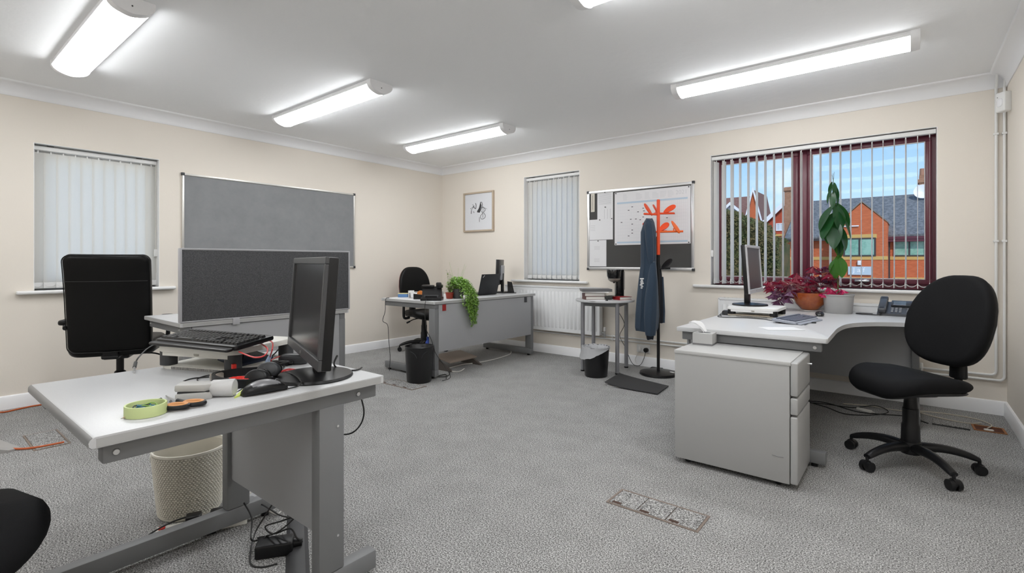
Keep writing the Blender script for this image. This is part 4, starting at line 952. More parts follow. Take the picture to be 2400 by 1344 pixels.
# -- mouse
def mouse(label, loc, rz, top, side, ln=.118, wd=.062, ht=.036, cable=None):
    t = thing('computer_mouse', label, 'mouse', loc, rz, 'computer mice'); rings = []; rings2 = []
    for i in range(13):
        f = i/12; x = -ln/2+ln*f; w = wd/2*(.35+.65*math.sin(PI*min(1, f*.86+.12))**.55); h = ht*(.18+.82*math.sin(PI*(.12+.80*(1-f)))**.8)
        if f < .04 or f > .96: w *= .75; h *= .75
        rings.append([(x, w*math.cos(a), max(0.001, .46*h+.46*h*math.sin(a)) if math.sin(a) < 0 else .46*h+.54*h*math.sin(a)) for a in [2*PI*k/20 for k in range(20)]])
        rings2.append([(x*.94, w*.90*math.cos(a), .62*h+.41*h*math.sin(a)) for a in [PI*(.04+.92*k/12) for k in range(13)]])
    B().loft(rings).obj('body', side, t, smooth=60)
    B().loft(rings2, cap=False, closed=False).obj('top_shell', top, t, smooth=60)
    B().cyl((-ln*.30, -.004, ht*.72), (-ln*.30, .004, ht*.72), .008, seg=14).obj('scroll_wheel', DARK, t)
    if cable: b = B(); wire(b, cable, .0020); b.obj('lead', CABLE, t)
    return t
p = D(620, 921); q = D(668, 912); dirm = math.atan2((q-p).y, (q-p).x)
mouse('grey topped black mouse at the edge of the small desk', (p.x, p.y, ND), dirm+PI, mat('mouse_grey', (.20, .20, .21), .28), BLACKPL, .128, .066, .040,
      [(-.060, 0, .012), (-.085, .0, .006), (-.12, -.012, .004), (-.15, -.02, .004)])
# -- two-hole punch
p = D(458, 935); t = thing('hole_punch', 'grey two hole punch beside the scissors', 'hole punch', (p.x, p.y, ND), YAW+rad(18))
PUN = mat('punch_grey', (.46, .455, .44), .45)
def wedge(z0, z1, taper): return [(-.052, -.022, z0), (.030, -.026, z0), (.050, -.014, z0), (.050, .018, z0), (.030, .028, z0), (-.052, .022, z0)], z1
B().prism([(-.044, -.026), (.030, -.028), (.046, -.014), (.046, .018), (.030, .030), (-.044, .028)], 0, .022, .003).obj('base', PUN, t)
Mw = T(0, 0, .0255) @ RY(rad(3))
B().prism([(-.046, -.025), (.029, -.027), (.045, -.013), (.045, .017), (.029, .029), (-.046, .027)], 0, .021, .005, M=Mw).obj('lever', PUN, t)
B().box(-.040, .040, -.022, .022, .0215, .0260).obj('gap', DARK, t, smooth=0)
# -- translucent plastic pot on its side
p = D(525, 930); t = thing('plastic_pot', 'clear white plastic pot lying on its side next to the hole punch', 'pot', (p.x, p.y, ND), YAW+rad(8))
MILK = mat('milky_plastic', (.80, .80, .80), .25, trans=((.9, .9, .9), .4))
B().lathe([(.021, -.034), (.024, -.030), (.0255, .028), (.0235, .030), (.0225, -.028), (.004, -.030)], 30).xf(T(0, 0, .0262) @ RY(PI/2)).obj('pot_wall', MILK, t, smooth=50)
B().lathe([(.003, .026), (.022, .026), (.022, .030), (.003, .030)], 30).xf(T(0, 0, .0262) @ RY(PI/2)).obj('lid', WHITE, t)
# -- sticky notes and cards under the mouse
t = thing('sticky_notes', 'pad of yellow green sticky notes peeping out from under the mouse', 'sticky notes', (0, 0, 0))
P4 = [D(549, 935), D(562, 930), D(581, 914), D(569, 916)]
def sheet(pts, z0, z1): return B().poly([(q.x, q.y, z) for z in (z0, z1) for q in pts], [(3,2,1,0),(4,5,6,7),(0,1,5,4),(1,2,6,5),(2,3,7,6),(3,0,4,7)])
sheet(P4, ND, ND+.005).obj('pad', mat('neon_yellow', (.72, .82, .20), .7), t, smooth=0)
t = thing('business_card', 'small white printed card lying between the plastic pot and the headset', 'card', (0, 0, 0))
sheet([D(546, 925), D(560, 928), D(583, 911), D(566, 909)], ND+.0, ND+.0015).obj('card', PAPER, t, smooth=0)
for k in range(2): sheet([D(551+6*k, 922-3*k), D(553+6*k, 923-3*k), D(568+5*k, 914-2*k), D(566+5*k, 913-2*k)], ND+.0015, ND+.0018).obj('printed_line', GREYM, t, smooth=0)
# -- scissors
t = thing('scissors', 'scissors with black and orange handles lying behind the tape roll', 'scissors', (0, 0, ND))
for u, v, mm in ((415, 962, 0), (454, 954, 1)):
    c_ = D(u, v); a = YAW+rad(6)
    ring = [(.0265*math.cos(q), .0165*math.sin(q)) for q in [2*PI*k/26 for k in range(26)]]
    B().tube([(c_.x+x*math.cos(a)-y*math.sin(a), c_.y+x*math.sin(a)+y*math.cos(a), .010) for x, y in ring], .0070, 8, closed=True).obj('handle', BLACKPL, t)
    B().tube([(c_.x+x*.86*math.cos(a)-y*.86*math.sin(a), c_.y+x*.86*math.sin(a)+y*.86*math.cos(a), .0135) for x, y in ring], .0052, 8, closed=True).obj('grip_lining', mat('tan_rubber', (.62, .28, .10), .5), t)
for e0, e1, e2 in (((400, 950), (392, 938), (388, 933)), ((430, 953), (408, 944), (389, 932))):
    a_, b_, c_ = D(*e0), D(*e1), D(*e2)
    B().tube([(a_.x, a_.y, .010), (b_.x, b_.y, .008), (c_.x, c_.y, .006)], .0042, 6, r1=.001).obj('blade', CHROME, t)
q0, q1 = D(432, 952), D(416, 948); B().tube([(q0.x, q0.y, .010), (q1.x, q1.y, .010)], .006, 8).obj('shank', BLACKPL, t)
# -- roll of tape with rubber bands inside
p = D(342, 972); t = thing('tape_roll', 'roll of pale green masking tape with coloured bands inside', 'tape', (p.x, p.y, ND))
GT = mat('green_tape', (.55, .64, .30), .55)
B().lathe([(.0420, .001), (.0460, .001), (.0465, .003), (.0465, .027), (.0460, .029), (.0420, .029), (.0415, .027), (.0415, .003), (.0420, .001)], 48, cap=False).obj('tape', GT, t, smooth=40)
rnd = random.Random(8)
bcol = [mat('band_teal', (.03, .16, .20), .5), mat('band_green', (.25, .42, .08), .5), mat('band_dark', (.02, .03, .03), .5), mat('band_blue', (.05, .15, .30), .5)]
for k in range(30):
    a = rnd.uniform(0, 6.28); rr = rnd.uniform(.012, .022); off = rnd.uniform(0, .017); cx_, cy_ = off*math.cos(a), off*math.sin(a); ph = rnd.uniform(0, 3)
    B().tube([(cx_+rr*math.cos(q)*1.0, cy_+rr*.7*math.sin(q+ph), .006+.0006*k+.003*math.sin(q*2+k)) for q in [2*PI*j/14 for j in range(14)]], .0016, 5, closed=True).obj('rubber_band', bcol[k % 4], t)
p = D(287, 985); q = D(330, 968)
t = thing('pencil', 'orange pencil poking out from behind the tape roll', 'pencil', (0, 0, ND))
d = (q-p).normalized(); pv = Vector((p.x, p.y, .0045))
def off(k): return pv+Vector((d.x, d.y, 0))*k
c_ = D(342, 972); B().tube([off(.012), off(.034)], .0036, 6).obj('shaft', mat('pencil_orange', (.85, .38, .04), .4), t); B().tube([off(-.002), off(.012)], .0008, 6, r1=.0036).obj('sharpened_tip', WOODL, t); B().tube([off(-.006), off(-.002)], .0003, 6, r1=.0008).obj('lead', INK, t)
p = D(352, 948); q = D(378, 941); t = thing('pen', 'short black pen behind the tape roll', 'pen', (0, 0, ND))
a_ = Vector((p.x, p.y, .005)); c_ = Vector((q.x, q.y, .005)); B().tube([a_, a_.lerp(c_, .35), c_], .003, 8, r1=.0052).obj('barrel', BLACKG, t); B().tube([a_.lerp(c_, -.12), a_], .0008, 6, r1=.003).obj('nib', CHROME, t)

# ------------------------------------------------------------------ under the near desk
t = thing('power_adapter', 'black power adapter brick on the carpet under the small desk', 'power adapter', (0, 0, 0))
p = PZ(645, 1296, 0)
M = T(p.x, p.y, 0) @ RZ(rad(55)); B().box(-.065, .065, -.038, .038, 0, .048, .007, 3, M=M).obj('brick', BLACKPL, t)
B().tube([M @ Vector((.065, 0, .026)), M @ Vector((.095, .0, .026))], .018, 12, r1=.013).obj('plug', BLACKPL, t)
b = B(); wire(b, [M @ Vector((-.065, 0, .026)), PZ(622, 1258, .05), PZ(600, 1268, .02), PZ(588, 1262, .06), PZ(590, 1215, .08), PZ(572, 1180, .10)], .0032, 8)
wire(b, [M @ Vector((.095, 0, .026)), PZ(696, 1262, .05), PZ(680, 1240, .08), PZ(640, 1252, .05), PZ(622, 1235, .04), PZ(660, 1222, .10), PZ(692, 1212, .13), PZ(650, 1248, .08), PZ(604, 1262, .02)], .0032, 8)
wire(b, [PZ(640, 1180, .12), PZ(618, 1215, .06), PZ(596, 1255, .02), PZ(586, 1318, .003), PZ(612, 1330, .003), PZ(650, 1322, .003)], .0030, 8)
wire(b, [PZ(570, 1178, .07), PZ(610, 1182, .06), PZ(655, 1208, .09), PZ(690, 1216, .12)], .0030, 8); b.obj('tangled_leads', CABLE, t)
t = thing('floor_cable_cover', 'dark strip of floor cable cover under the back of the small desk', 'cable cover', (0, 0, 0))
p0, p1 = Vector((-2.10, 1.115, 0)), Vector((-1.50, .80, 0)); dv = (p1-p0).normalized(); nn = Vector((-dv.y, dv.x, 0)); rings = []
for p in (p0, p1): rings.append([p+nn*x+Vector((0, 0, z)) for x, z in ((-.04, 0), (.04, 0), (.026, .012), (.012, .016), (-.012, .016), (-.026, .012))])
B().loft(rings).obj('cover', mat('dark_rubber', (.045, .045, .048), .5), t, smooth=20)
t = thing('power_strip', 'cream power strip with a red switch behind the foot of the small desk', 'power strip', (-2.26, .80, 0), rad(66))
B().box(-.16, .16, -.030, .030, 0, .040, .006).obj('body', OFFW, t); B().box(-.150, -.128, -.010, .010, .040, .047, .002).obj('red_switch', RED, t)
for k in range(2):
    pl = B().box(-.06+.085*k, -.005+.085*k, -.026, .026, .040, .075, .008).obj('black_plug', BLACKPL, t)
b = B(); wire(b, [(-.04, 0, .07), (-.10, -.035, .075), (-.17, -.045, .05), (-.20, -.03, .006), (-.25, -.02, .004)], .0035, 6); b.obj('lead', CABLE, t)
t = thing('white_cable', 'white cable and plastic wrap on the carpet behind the small desk leg', 'cable', (0, 0, 0))
b = B(); wire(b, [PZ(575, 1165, .05), PZ(600, 1150, .06), PZ(618, 1170, .05), PZ(628, 1195, .02), PZ(650, 1205, .006), PZ(662, 1195, .006)], .004, 8); b.obj('lead', WCABLE, t)
p = PZ(585, 1170, 0); rnd = random.Random(2); rings = [[(p.x+.055*f*math.cos(q)+rnd.uniform(-.008, .008), p.y+.045*f*math.sin(q)+rnd.uniform(-.008, .008), max(0, .035*(1-f*f)+rnd.uniform(-.006, .006))) for q in [2*PI*k/14 for k in range(14)]] for f in (1, .8, .55, .3, .1)]
B().loft(rings).obj('plastic_wrap', MATS['clear_liner'], t, smooth=30)
t = thing('small_plug', 'small black plug lying on the carpet near the small desk', 'plug', (0, 0, 0)); p = PZ(490, 1252, 0); B().box(-.025, .025, -.012, .012, 0, .018, .004, M=T(p.x, p.y, 0) @ RZ(rad(70))).obj('plug', BLACKPL, t)

# ------------------------------------------------------------------ boards and picture on the walls
FELT = mat('grey_felt', (.235, .24, .25), .95, spec=.15, bump=(600, .3, 2, .002), speck=(3, (.27, .275, .285), .35, .65))
def frame4(b, x0, x1, z0, z1, w, y0, y1, r=.002):
    return b.box(x0, x1, y0, y1, z1-w, z1, r).box(x0, x1, y0, y1, z0, z0+w, r).box(x0, x0+w, y0, y1, z0+w, z1-w, r).box(x1-w, x1, y0, y1, z0+w, z1-w, r)
def board(name, label, loc, rz, w, h, fm, fw, felt, corner):
    t = thing(name, label, 'board', loc, rz)                # local x along wall, +y into the wall
    B().box(fw*.6, w-fw*.6, -.012, -.002, fw*.6, h-fw*.6).obj('felt_panel', felt, t, smooth=0)
    frame4(B(), 0, w, 0, h, fw, -.020, 0).obj('frame', fm, t)
    for x in (0, w):
        for z in (0, h):
            c = B().box(x-.006 if x == 0 else x-.022, x+.022 if x == 0 else x+.006, -.023, 0, z-.006 if z == 0 else z-.022, z+.022 if z == 0 else z+.006, .004).obj('corner_cap', corner, t)
    return t
board('pinboard', 'large empty grey felt pinboard on the left wall', (XL, 1.685, 1.030), PI/2, 1.835, .895, mat('pale_aluminium', (.66, .65, .62), .35, metal=.6), .018, FELT, DARK)
BX, BZ, BW, BH = -2.868, 1.015, 1.205, .885
board('noticeboard', 'dark grey noticeboard with aluminium frame behind the coat stand', (BX, YB, BZ), 0, BW, BH, ALU, .028, mat('dark_felt', (.075, .074, .072), .95, bump=(600, .3, 2, .002)), DARK)
def bpt(u, v): p = PY(u, v, YB-.014); return p.x, p.z
def pinned(name, label, cat, u0, v0, u1, v1, m=PAPER, y=YB-.0125, th=.0012, pins=((.5, .96),), lines=(), pinm=None):
    (xa, za), (xb, zb) = bpt(u0, v0), bpt(u1, v1); x0, x1, z0, z1 = min(xa, xb), max(xa, xb), min(za, zb), max(za, zb)
    t = thing(name, label, cat, (x0, y, z0)); w, h = x1-x0, z1-z0
    B().box(0, w, -th, 0, 0, h).obj('sheet', m, t, smooth=0)
    for i, (fx, fz) in enumerate(pins): B().cyl((w*fx, -th, h*fz), (w*fx, -th-.008, h*fz), .006, seg=10).obj('pin', pinm or DARK, t)
    b = B(); n = 0
    for fx0, fx1, fz, hh in lines: b.box(w*fx0, w*fx1, -th-.0004, -th, h*fz, h*fz+hh); n += 1
    if n: b.obj('print', GREYINK, t, smooth=0, kind='stuff')
    else: b.bm.free()
    return t, w, h
pl, pw_, phh = pinned('year_planner', 'large year planner poster pinned to the noticeboard behind the coat stand', 'planner', 1440.5, 452, 1618.5, 571, pins=((.02, .98), (.98, .98), (.02, .02), (.98, .02)))
BLUEP = mat('planner_blue', (.50, .62, .73), .7); LINEP = mat('planner_line', (.66, .67, .70), .8)
b = B()
for f in (.775, .030): b.box(pw_*.035, pw_*.965, -.0017, -.0012, phh*f, phh*(f+.032))
b.obj('blue_band', BLUEP, pl, smooth=0)
b = B()
for i in range(13): z = phh*(.07+.70*i/12); b.box(pw_*.035, pw_*.965, -.0015, -.0012, z, z+.0012)
for i in range(38): x = pw_*(.035+.93*i/37); b.box(x, x+.0010, -.0015, -.0012, phh*.07, phh*.77)
rnd = random.Random(4)
for cx_ in (.12, .30, .42, .52, .62, .72):
    for k in range(5): b.box(pw_*cx_, pw_*(cx_+rnd.uniform(.05, .09)), -.0015, -.0012, phh*(.84+.024*k), phh*(.84+.024*k)+.004)
b.obj('printed_grid', LINEP, pl, smooth=0, kind='stuff')
b = B()
for fx, fz in ((.25, .70), (.20, .64), (.40, .66), (.41, .61), (.40, .50), (.23, .47), (.30, .47), (.10, .42), (.25, .38), (.25, .27), (.25, .21), (.33, .60), (.80, .52), (.86, .22), (.71, .46), (.20, .16), (.36, .45)): b.box(pw_*fx-.009, pw_*fx+.009, -.0018, -.0012, phh*fz, phh*fz+.007)
b.obj('handwritten_marks', INK, pl, smooth=0, kind='stuff')
text('2021', .060, LINEP, pl, T(pw_*.89, -.0014, phh*.90) @ RX(PI/2), name='year_lettering', extrude=.0003)
pinned('paper_sheet', 'printed list pinned to the upper left of the noticeboard', 'paper', 1400, 452, 1436.5, 514, lines=[(.08, .9, .94-.035*k, .003) for k in range(12)]+[(.45, .47, .02, .11), (.65, .67, .02, .11), (.82, .84, .02, .11)], pins=((.5, .98), (.52, .45)))
pinned('paper_sheet', 'landscape sheet pinned to the middle left of the noticeboard', 'paper', 1382, 516, 1436.5, 561.5, y=YB-.0145, lines=[(.05, .25, .7-.08*k, .003) for k in range(4)], pins=((.45, .97), (.96, 1.0)))
pinned('paper_sheet', 'letter pinned to the lower left of the noticeboard', 'paper', 1382, 564, 1421, 625, lines=[(.28, .62, .75-.05*k, .003) for k in range(3)]+[(.28, .6, .28-.05*k, .003) for k in range(3)], pins=((.52, .97),))
t, w_, h_ = pinned('wall_thermometer', 'narrow cream thermometer strip hanging on the noticeboard', 'thermometer', 1385.5, 455, 1394, 497, m=mat('cream_card', (.66, .62, .54), .5), th=.006, pins=())
B().cyl((w_*.5, -.008, h_*.12), (w_*.5, -.008, h_*.9), .0025, seg=8).obj('glass_tube', mat('pale_tube', (.5, .45, .40), .2), t)
# picture
(xa, za), (xb, zb) = (PY(1089, 455, YB).x, PY(1089, 545, YB).z), (PY(1159, 446, YB).x, PY(1159, 446, YB).z)
PWD, PHT = xb-xa, zb-za; t = thing('picture', 'framed ink drawing of musicians in a light wood frame', 'picture', (xa, YB, za)); fwid = .022
frame4(B(), 0, PWD, 0, PHT, fwid, -.030, 0, .002).obj('frame', mat('pale_oak', (.50, .41, .31), .45), t)
B().box(fwid, PWD-fwid, -.012, -.004, fwid, PHT-fwid).obj('mount', mat('mount_white', (.74, .75, .78), .7), t, smooth=0)
B().box(fwid, PWD-fwid, -.017, -.015, fwid, PHT-fwid).obj('glazing', GLASS, t, smooth=0)
SK = mat('ink_wash', (.07, .07, .075), .9)
b = B()
def st(pts, r=.003): b.tube([(PWD*x, -.0125, PHT*z) for x, z in pts], r, 5, smooth=4)
st([(.22, .60), (.28, .58), (.33, .64), (.30, .70)]); st([(.33, .64), (.40, .58), (.42, .66), (.40, .72)], .005); st([(.26, .56), (.25, .46)], .004); st([(.33, .52), (.35, .48)]); st([(.27, .61), (.36, .66)], .004)
st([(.57, .74), (.55, .66), (.52, .58), (.46, .50), (.55, .485)], .006); st([(.60, .74), (.63, .66), (.60, .58)], .004)
st([(.62, .60), (.58, .52), (.63, .46), (.56, .38), (.60, .31), (.70, .33), (.72, .40), (.67, .47), (.72, .53), (.68, .59), (.62, .60)], .0035); st([(.65, .62), (.64, .34)], .003); st([(.53, .36), (.53, .24)], .003); st([(.70, .58), (.78, .55)], .002)
b.obj('drawing', SK, t, smooth=60)
B().poly([(PWD*x, -.0122, PHT*z) for x, z in ((.56, .72), (.60, .66), (.58, .56), (.55, .49), (.47, .50), (.52, .60))], [(0, 1, 2, 3, 4, 5)]).obj('wash', SK, t, smooth=0)
# motion sensor in the corner, socket
t = thing('motion_sensor', 'white motion sensor box high in the room corner', 'sensor', (.512, 4.80, 2.205), rad(-55))
B().box(-.036, .036, -.030, .022, -.068, .068, .009, 3).obj('housing', WHITE, t); B().pad(rrect(.042, .055, .015, 5), .012, T(0, -.030, -.005) @ RX(PI/2), edge=.006, dome=.003).obj('lens', mat('lens_white', (.88, .88, .9), .1), t, smooth=60)
B().cyl((-.018, -.031, .035), (-.018, -.029, .035), .003, seg=8).obj('indicator', DARK, t)
t = thing('wall_socket', 'white double wall socket with a black plug above the skirting', 'socket', (-2.27, YB, .140))
B().box(0, .147, -.012, 0, 0, .086, .004).obj('face_plate', WHITE, t)
for x in (.015, .100): B().box(x, x+.028, -.017, -.011, .045, .070, .002).obj('switch', WHITE, t)
pg = B().prism(rrect(.046, .046, .018, 5), 0, .034, .006, M=T(.112, -.012, .035) @ RX(PI/2)).obj('black_plug', BLACKPL, t)
B().prism(rrect(.040, .042, .012, 5), 0, .024, .004, M=T(.035, -.012, .035) @ RX(PI/2)).obj('white_plug', WHITE, t)
b = B(); wire(b, [(.112, -.045, .015), (.10, -.055, -.05), (.06, -.07, -.125), (-.02, -.08, -.11), (-.10, -.08, .05), (-.16, -.085, .17), (-.10, -.10, .30), (-.14, -.16, .44), (-.165, -.20, .58)], .003); b.obj('black_lead', CABLE, t)
b = B(); wire(b, [(.035, -.034, .015), (.015, -.045, -.03), (.0, -.05, -.08), (.03, -.06, -.12)], .0026); b.obj('white_lead', WCABLE, t)

# ------------------------------------------------------------------ hooded jacket hanging on the coat stand
HOOD = mat('navy_sweatshirt', (.022, .042, .072), .92, sheen=.25, bump=(260, .3, 3, .003))
HOOD2 = mat('navy_dark_lining', (.008, .010, .016), .95)
hk = Vector((CX0, CY0, 0))
t = thing('jacket', 'dark blue hooded jacket hanging from the coat stand', 'jacket', (hk.x, hk.y, 0), YAW)
def JP(u, v, dd=0.0):                                      # pixel -> stand frame (x right, y away), in the plane through the pole
    dpt = CAM_H*0+FW.dot(hk-CAM)+dd; p = CAM+ray(u, v)*dpt; q = p-hk; return Vector((q.dot(RT), q.dot(FW), p.z))
def cloth(name, sect, m, fold, seed, ny=36):
    """sect rows: (v, u_left, u_right, half depth)"""
    rnd = random.Random(seed); ph = [rnd.uniform(0, 6.28) for _ in range(4)]; rings = []
    R = []
    for i in range(len(sect)-1):
        for k in range(5):
            f = k/5; R.append([sect[i][j]*(1-f)+sect[i+1][j]*f for j in range(5)])
    R.append(list(sect[-1]))
    for i, (v, ul, ur, hd, yo) in enumerate(R):
        ring = []; a_, b_ = JP(ul, v, yo), JP(ur, v, yo); c = (a_+b_)/2; hw = (b_.x-a_.x)/2; f = i/len(R)
        for k in range(ny):
            q = 2*PI*k/ny; am = fold*min(1, .25+1.2*f)
            w = 1+am*(.6*math.sin(5*q+ph[0]+1.6*f)+.4*math.sin(8*q+ph[1]-1.1*f)+.25*math.sin(13*q+ph[2]))
            ring.append((c.x+hw*math.cos(q)*(1+am*.25*math.sin(7*q+ph[3])), c.y+hd*math.sin(q)*w, c.z+.004*math.sin(3*q+ph[1])))
        rings.append(ring)
    return B().loft(rings).obj(name, m, t, smooth=70)
cloth('body', [(513, 1514, 1529, .018, -.03), (522, 1509, 1533, .040, -.04), (545, 1502, 1537, .058, -.05), (580, 1502, 1537, .062, -.05), (620, 1502, 1537, .058, -.05), (660, 1497, 1540, .062, -.05), (700, 1493, 1542, .072, -.05), (740, 1490, 1543, .076, -.05), (768, 1489, 1541, .072, -.05), (776, 1491, 1538, .066, -.05)], HOOD, .26, 3)
cloth('hood', [(516, 1513, 1528, .02, -.09), (528, 1510, 1533, .045, -.09), (560, 1512, 1536, .05, -.095), (600, 1516, 1536, .045, -.095), (622, 1519, 1533, .03, -.09)], HOOD, .18, 7)
cloth('sleeve', [(614, 1524, 1537, .030, -.10), (660, 1517, 1541, .042, -.115), (700, 1511, 1542, .046, -.12), (740, 1509, 1541, .046, -.12), (775, 1511, 1538, .040, -.115), (787, 1513, 1536, .034, -.11)], HOOD, .12, 11)
cloth('cuff', [(785, 1514, 1533, .028, -.11), (796, 1516, 1531, .026, -.11)], HOOD2, .03, 2)
cloth('open_front', [(556, 1534, 1539, .015, .03), (600, 1534, 1543, .02, .035), (640, 1534, 1551, .025, .04), (690, 1535, 1554, .03, .045), (740, 1536, 1555, .03, .045), (757, 1537, 1554, .025, .045)], HOOD2, .1, 5)
cloth('back_sleeve', [(650, 1546, 1555, .02, .07), (690, 1545, 1557, .028, .075), (730, 1545, 1559, .03, .08), (757, 1546, 1558, .026, .08)], HOOD, .12, 6)
b = B(); rnd = random.Random(1)
for k in range(7):
    v = 652+3.6*k; a_, c_ = JP(1497+rnd.uniform(0, 3), v, -.055), JP(1503+rnd.uniform(0, 4), v+2.8, -.055)
    b.box(a_.x, c_.x, a_.y-.044, a_.y-.036, c_.z, a_.z, .001)
b.obj('white_print', mat('print_white', (.75, .75, .75), .8), t, smooth=0)

# ------------------------------------------------------------------ on the round table
def RTP(u, d, z=0): p = FW*d+RT*((u-CX)/F_PX*d); return (p.x, p.y, TH+z)
t = thing('coffee_machine', 'black coffee machine standing on the round table', 'coffee machine', RTP(1446, 5.20), YAW)
B().prism(rrect(.15, .20, .03, 5), 0, .028, .006).obj('base', BLACKG, t, smooth=40)
B().prism([(p[0]+.035, p[1]+.045) for p in rrect(.085, .10, .02, 5)], .026, .30, .006).obj('water_tank', BLACKG, t, smooth=40)
B().box(.070, .082, .0, .09, .09, .28, .003).obj('side_strip', GREYPL, t)
B().lathe([(.01, .178), (.035, .178), (.058, .195), (.072, .235), (.075, .295), (.072, .302), (.01, .302)], 32, c=(-.035, -.02, 0)).obj('brew_head', BLACKG, t, smooth=40)
B().lathe([(.02, .170), (.034, .174), (.058, .192), (.066, .206), (.064, .208), (.02, .18)], 32, c=(-.035, -.021, 0)).obj('filter_holder', mat('filter_silver', (.52, .48, .43), .3, metal=.6), t, smooth=40)
B().cyl((-.035, -.02, .160), (-.035, -.02, .175), .010, seg=12).obj('spout', BLACKG, t)
t = thing('coffee_bowl', 'small dark glass bowl in front of the coffee machine', 'bowl', RTP(1427, 5.03))
B().lathe([(.005, 0), (.028, 0), (.040, .012), (.046, .034), (.044, .036), (.038, .016), (.024, .006), (.005, .005)], 30).obj('bowl', mat('smoked_glass', (.05, .05, .045), .1, coat=.6), t, smooth=50)
def book(label, loc, rz, w, d, h, cov, cat='book', name='book', group='books on the round table'):
    t = thing(name, label, cat, loc, rz, group)
    B().box(-w/2, w/2, -d/2, d/2, 0, .003).box(-w/2, w/2, -d/2, d/2, h-.003, h).box(-w/2, -w/2+.004, -d/2, d/2, .003, h-.003).obj('cover', cov, t, smooth=0)
    B().box(-w/2+.004, w/2-.006, -d/2+.005, d/2-.005, .003, h-.003).obj('pages', mat('page_edges', (.74, .72, .68), .8), t, smooth=0)
    return t
book('thick white paged book with a red cover on the round table', RTP(1459, 5.02), YAW+rad(24), .15, .11, .032, mat('book_red', (.30, .015, .02), .4))
bz = RTP(1391, 5.08)
book('brown book at the bottom of the pile on the round table', bz, YAW+rad(6), .20, .15, .034, mat('book_brown', (.14, .055, .045), .5))
book('dark red book in the middle of the pile on the round table', (bz[0], bz[1], bz[2]+.034), YAW+rad(2), .21, .15, .038, mat('book_maroon', (.11, .03, .03), .5))
def papers(name, label, loc, rz, w, d, h, m=PAPER, n=1, cat='papers'):
    t = thing(name, label, cat, loc, rz)
    rnd = random.Random(int(w*1000))
    for k in range(n):
        z0 = h*k/n; B().box(-w/2, w/2, -d/2, d/2, z0, z0+h/n-.0004, M=T(rnd.uniform(-.006, .006), rnd.uniform(-.006, .006), 0) @ RZ(rnd.uniform(-.06, .06))).obj('sheet', m, t, smooth=0)
    return t
papers('document_tray', 'flat white tray lying on top of the book pile', (bz[0]-.005, bz[1], bz[2]+.072), YAW-rad(4), .29, .20, .010, WHITE, cat='tray')
papers('document_folders', 'grey folders on top of the pile on the round table', (bz[0]+.02, bz[1]+.01, bz[2]+.082), YAW+rad(2), .30, .20, .026, mat('folder_grey', (.12, .12, .125), .5), 2, 'folders')
papers('loose_papers', 'loose white papers on the front of the round table', RTP(1405, 4.90), YAW+rad(12), .20, .09, .002, PAPER, 2)
t = thing('binder_clip', 'tiny black clip on the round table', 'clip', RTP(1422, 4.87)); B().box(-.012, .012, -.006, .006, 0, .010, .002).obj('clip_body', BLACKPL, t); B().tube([(-.008, 0, .008), (0, -.012, .013), (.008, 0, .008)], .001, 5).obj('clip_wire', CHROME, t)

# ------------------------------------------------------------------ on the long far desk (surface z = FDH)
def FD(u, v, h=0): return PZ(u, v, FDH+h)
p = FD(1016, 698); t = thing('desk_phone', 'black desk phone seen from behind on the long far desk', 'phone', (-3.655, 3.335, FDH), YAW+PI)
B().prism([(-.10, 0), (.10, 0), (.10, .16), (-.10, .16)], 0, .03, .006).obj('base', BLACKPL, t)
b = B(); b.poly([(-.09, .02, .03), (.09, .02, .03), (.09, .06, .13), (-.09, .06, .13), (-.09, .13, .03), (.09, .13, .03), (.09, .09, .135), (-.09, .09, .135)], [(0, 1, 2, 3), (5, 4, 7, 6), (3, 2, 6, 7), (0, 3, 7, 4), (1, 5, 6, 2), (0, 4, 5, 1)]); b.obj('console', BLACKPL, t, smooth=0)
B().box(-.07, .07, .131, .137, .015, .055, .002).obj('cable_bay', DARK, t); B().box(-.055, .055, .136, .139, .02, .045).obj('slot', BLACKG, t, smooth=0)
B().box(-.095, -.045, -.01, .13, .115, .150, .010).box(-.095, -.045, .095, .14, .12, .175, .010).obj('handset', BLACKPL, t)
B().box(-.02, .095, .03, .12, .125, .148, .004).obj('display', BLACKG, t)
b = B(); wire(b, [(.04, .14, .02), (.035, .22, .008), (.04, .245, -.03), (.04, .25, -.12), (.03, .25, -.25), (-.02, .245, -.36), (-.06, .25, -.48), (-.16, .26, -.62), (-.20, .28, -.70), (-.13, .31, -.724)], .003, 8); b.obj('lead', CABLE, t)
t = thing('tape_dispenser', 'black tape dispenser with an orange roll on the long far desk', 'tape dispenser', (-3.80, 3.30, FDH), YAW)
B().prism([(-.07, 0), (.07, 0), (.075, .03), (.02, .045), (-.07, .055)], -.028, .028, .006, M=RX(PI/2)).obj('body', BLACKPL, t)
B().cyl((-.005, -.014, .055), (-.005, .014, .055), .030, seg=24).obj('tape_roll', mat('orange_tape', (.75, .24, .05), .4), t)
t = thing('storage_box', 'small blue box with a yellow lid at the end of the long far desk', 'box', (FD(937, 697).x+.02, FD(937, 697).y+.03, FDH), YAW)
B().box(-.05, .05, -.03, .03, 0, .034, .003).obj('box_body', mat('blue_card', (.10, .22, .45), .5), t); B().box(-.051, .051, -.031, .031, .034, .042, .002).obj('box_lid', mat('yellow_card', (.62, .55, .30), .6), t)
t = thing('cup', 'white cup standing in front of the far chair', 'cup', (-4.02, 3.36, FDH)); B().lathe([(.004, 0), (.026, 0), (.031, .075), (.029, .075), (.024, .006), (.004, .005)], 28).obj('cup_body', WHITE, t, smooth=45); B().tube([(.03, 0, .06), (.05, 0, .055), (.05, 0, .03), (.028, 0, .02)], .004, 8, smooth=4).obj('cup_handle', WHITE, t)
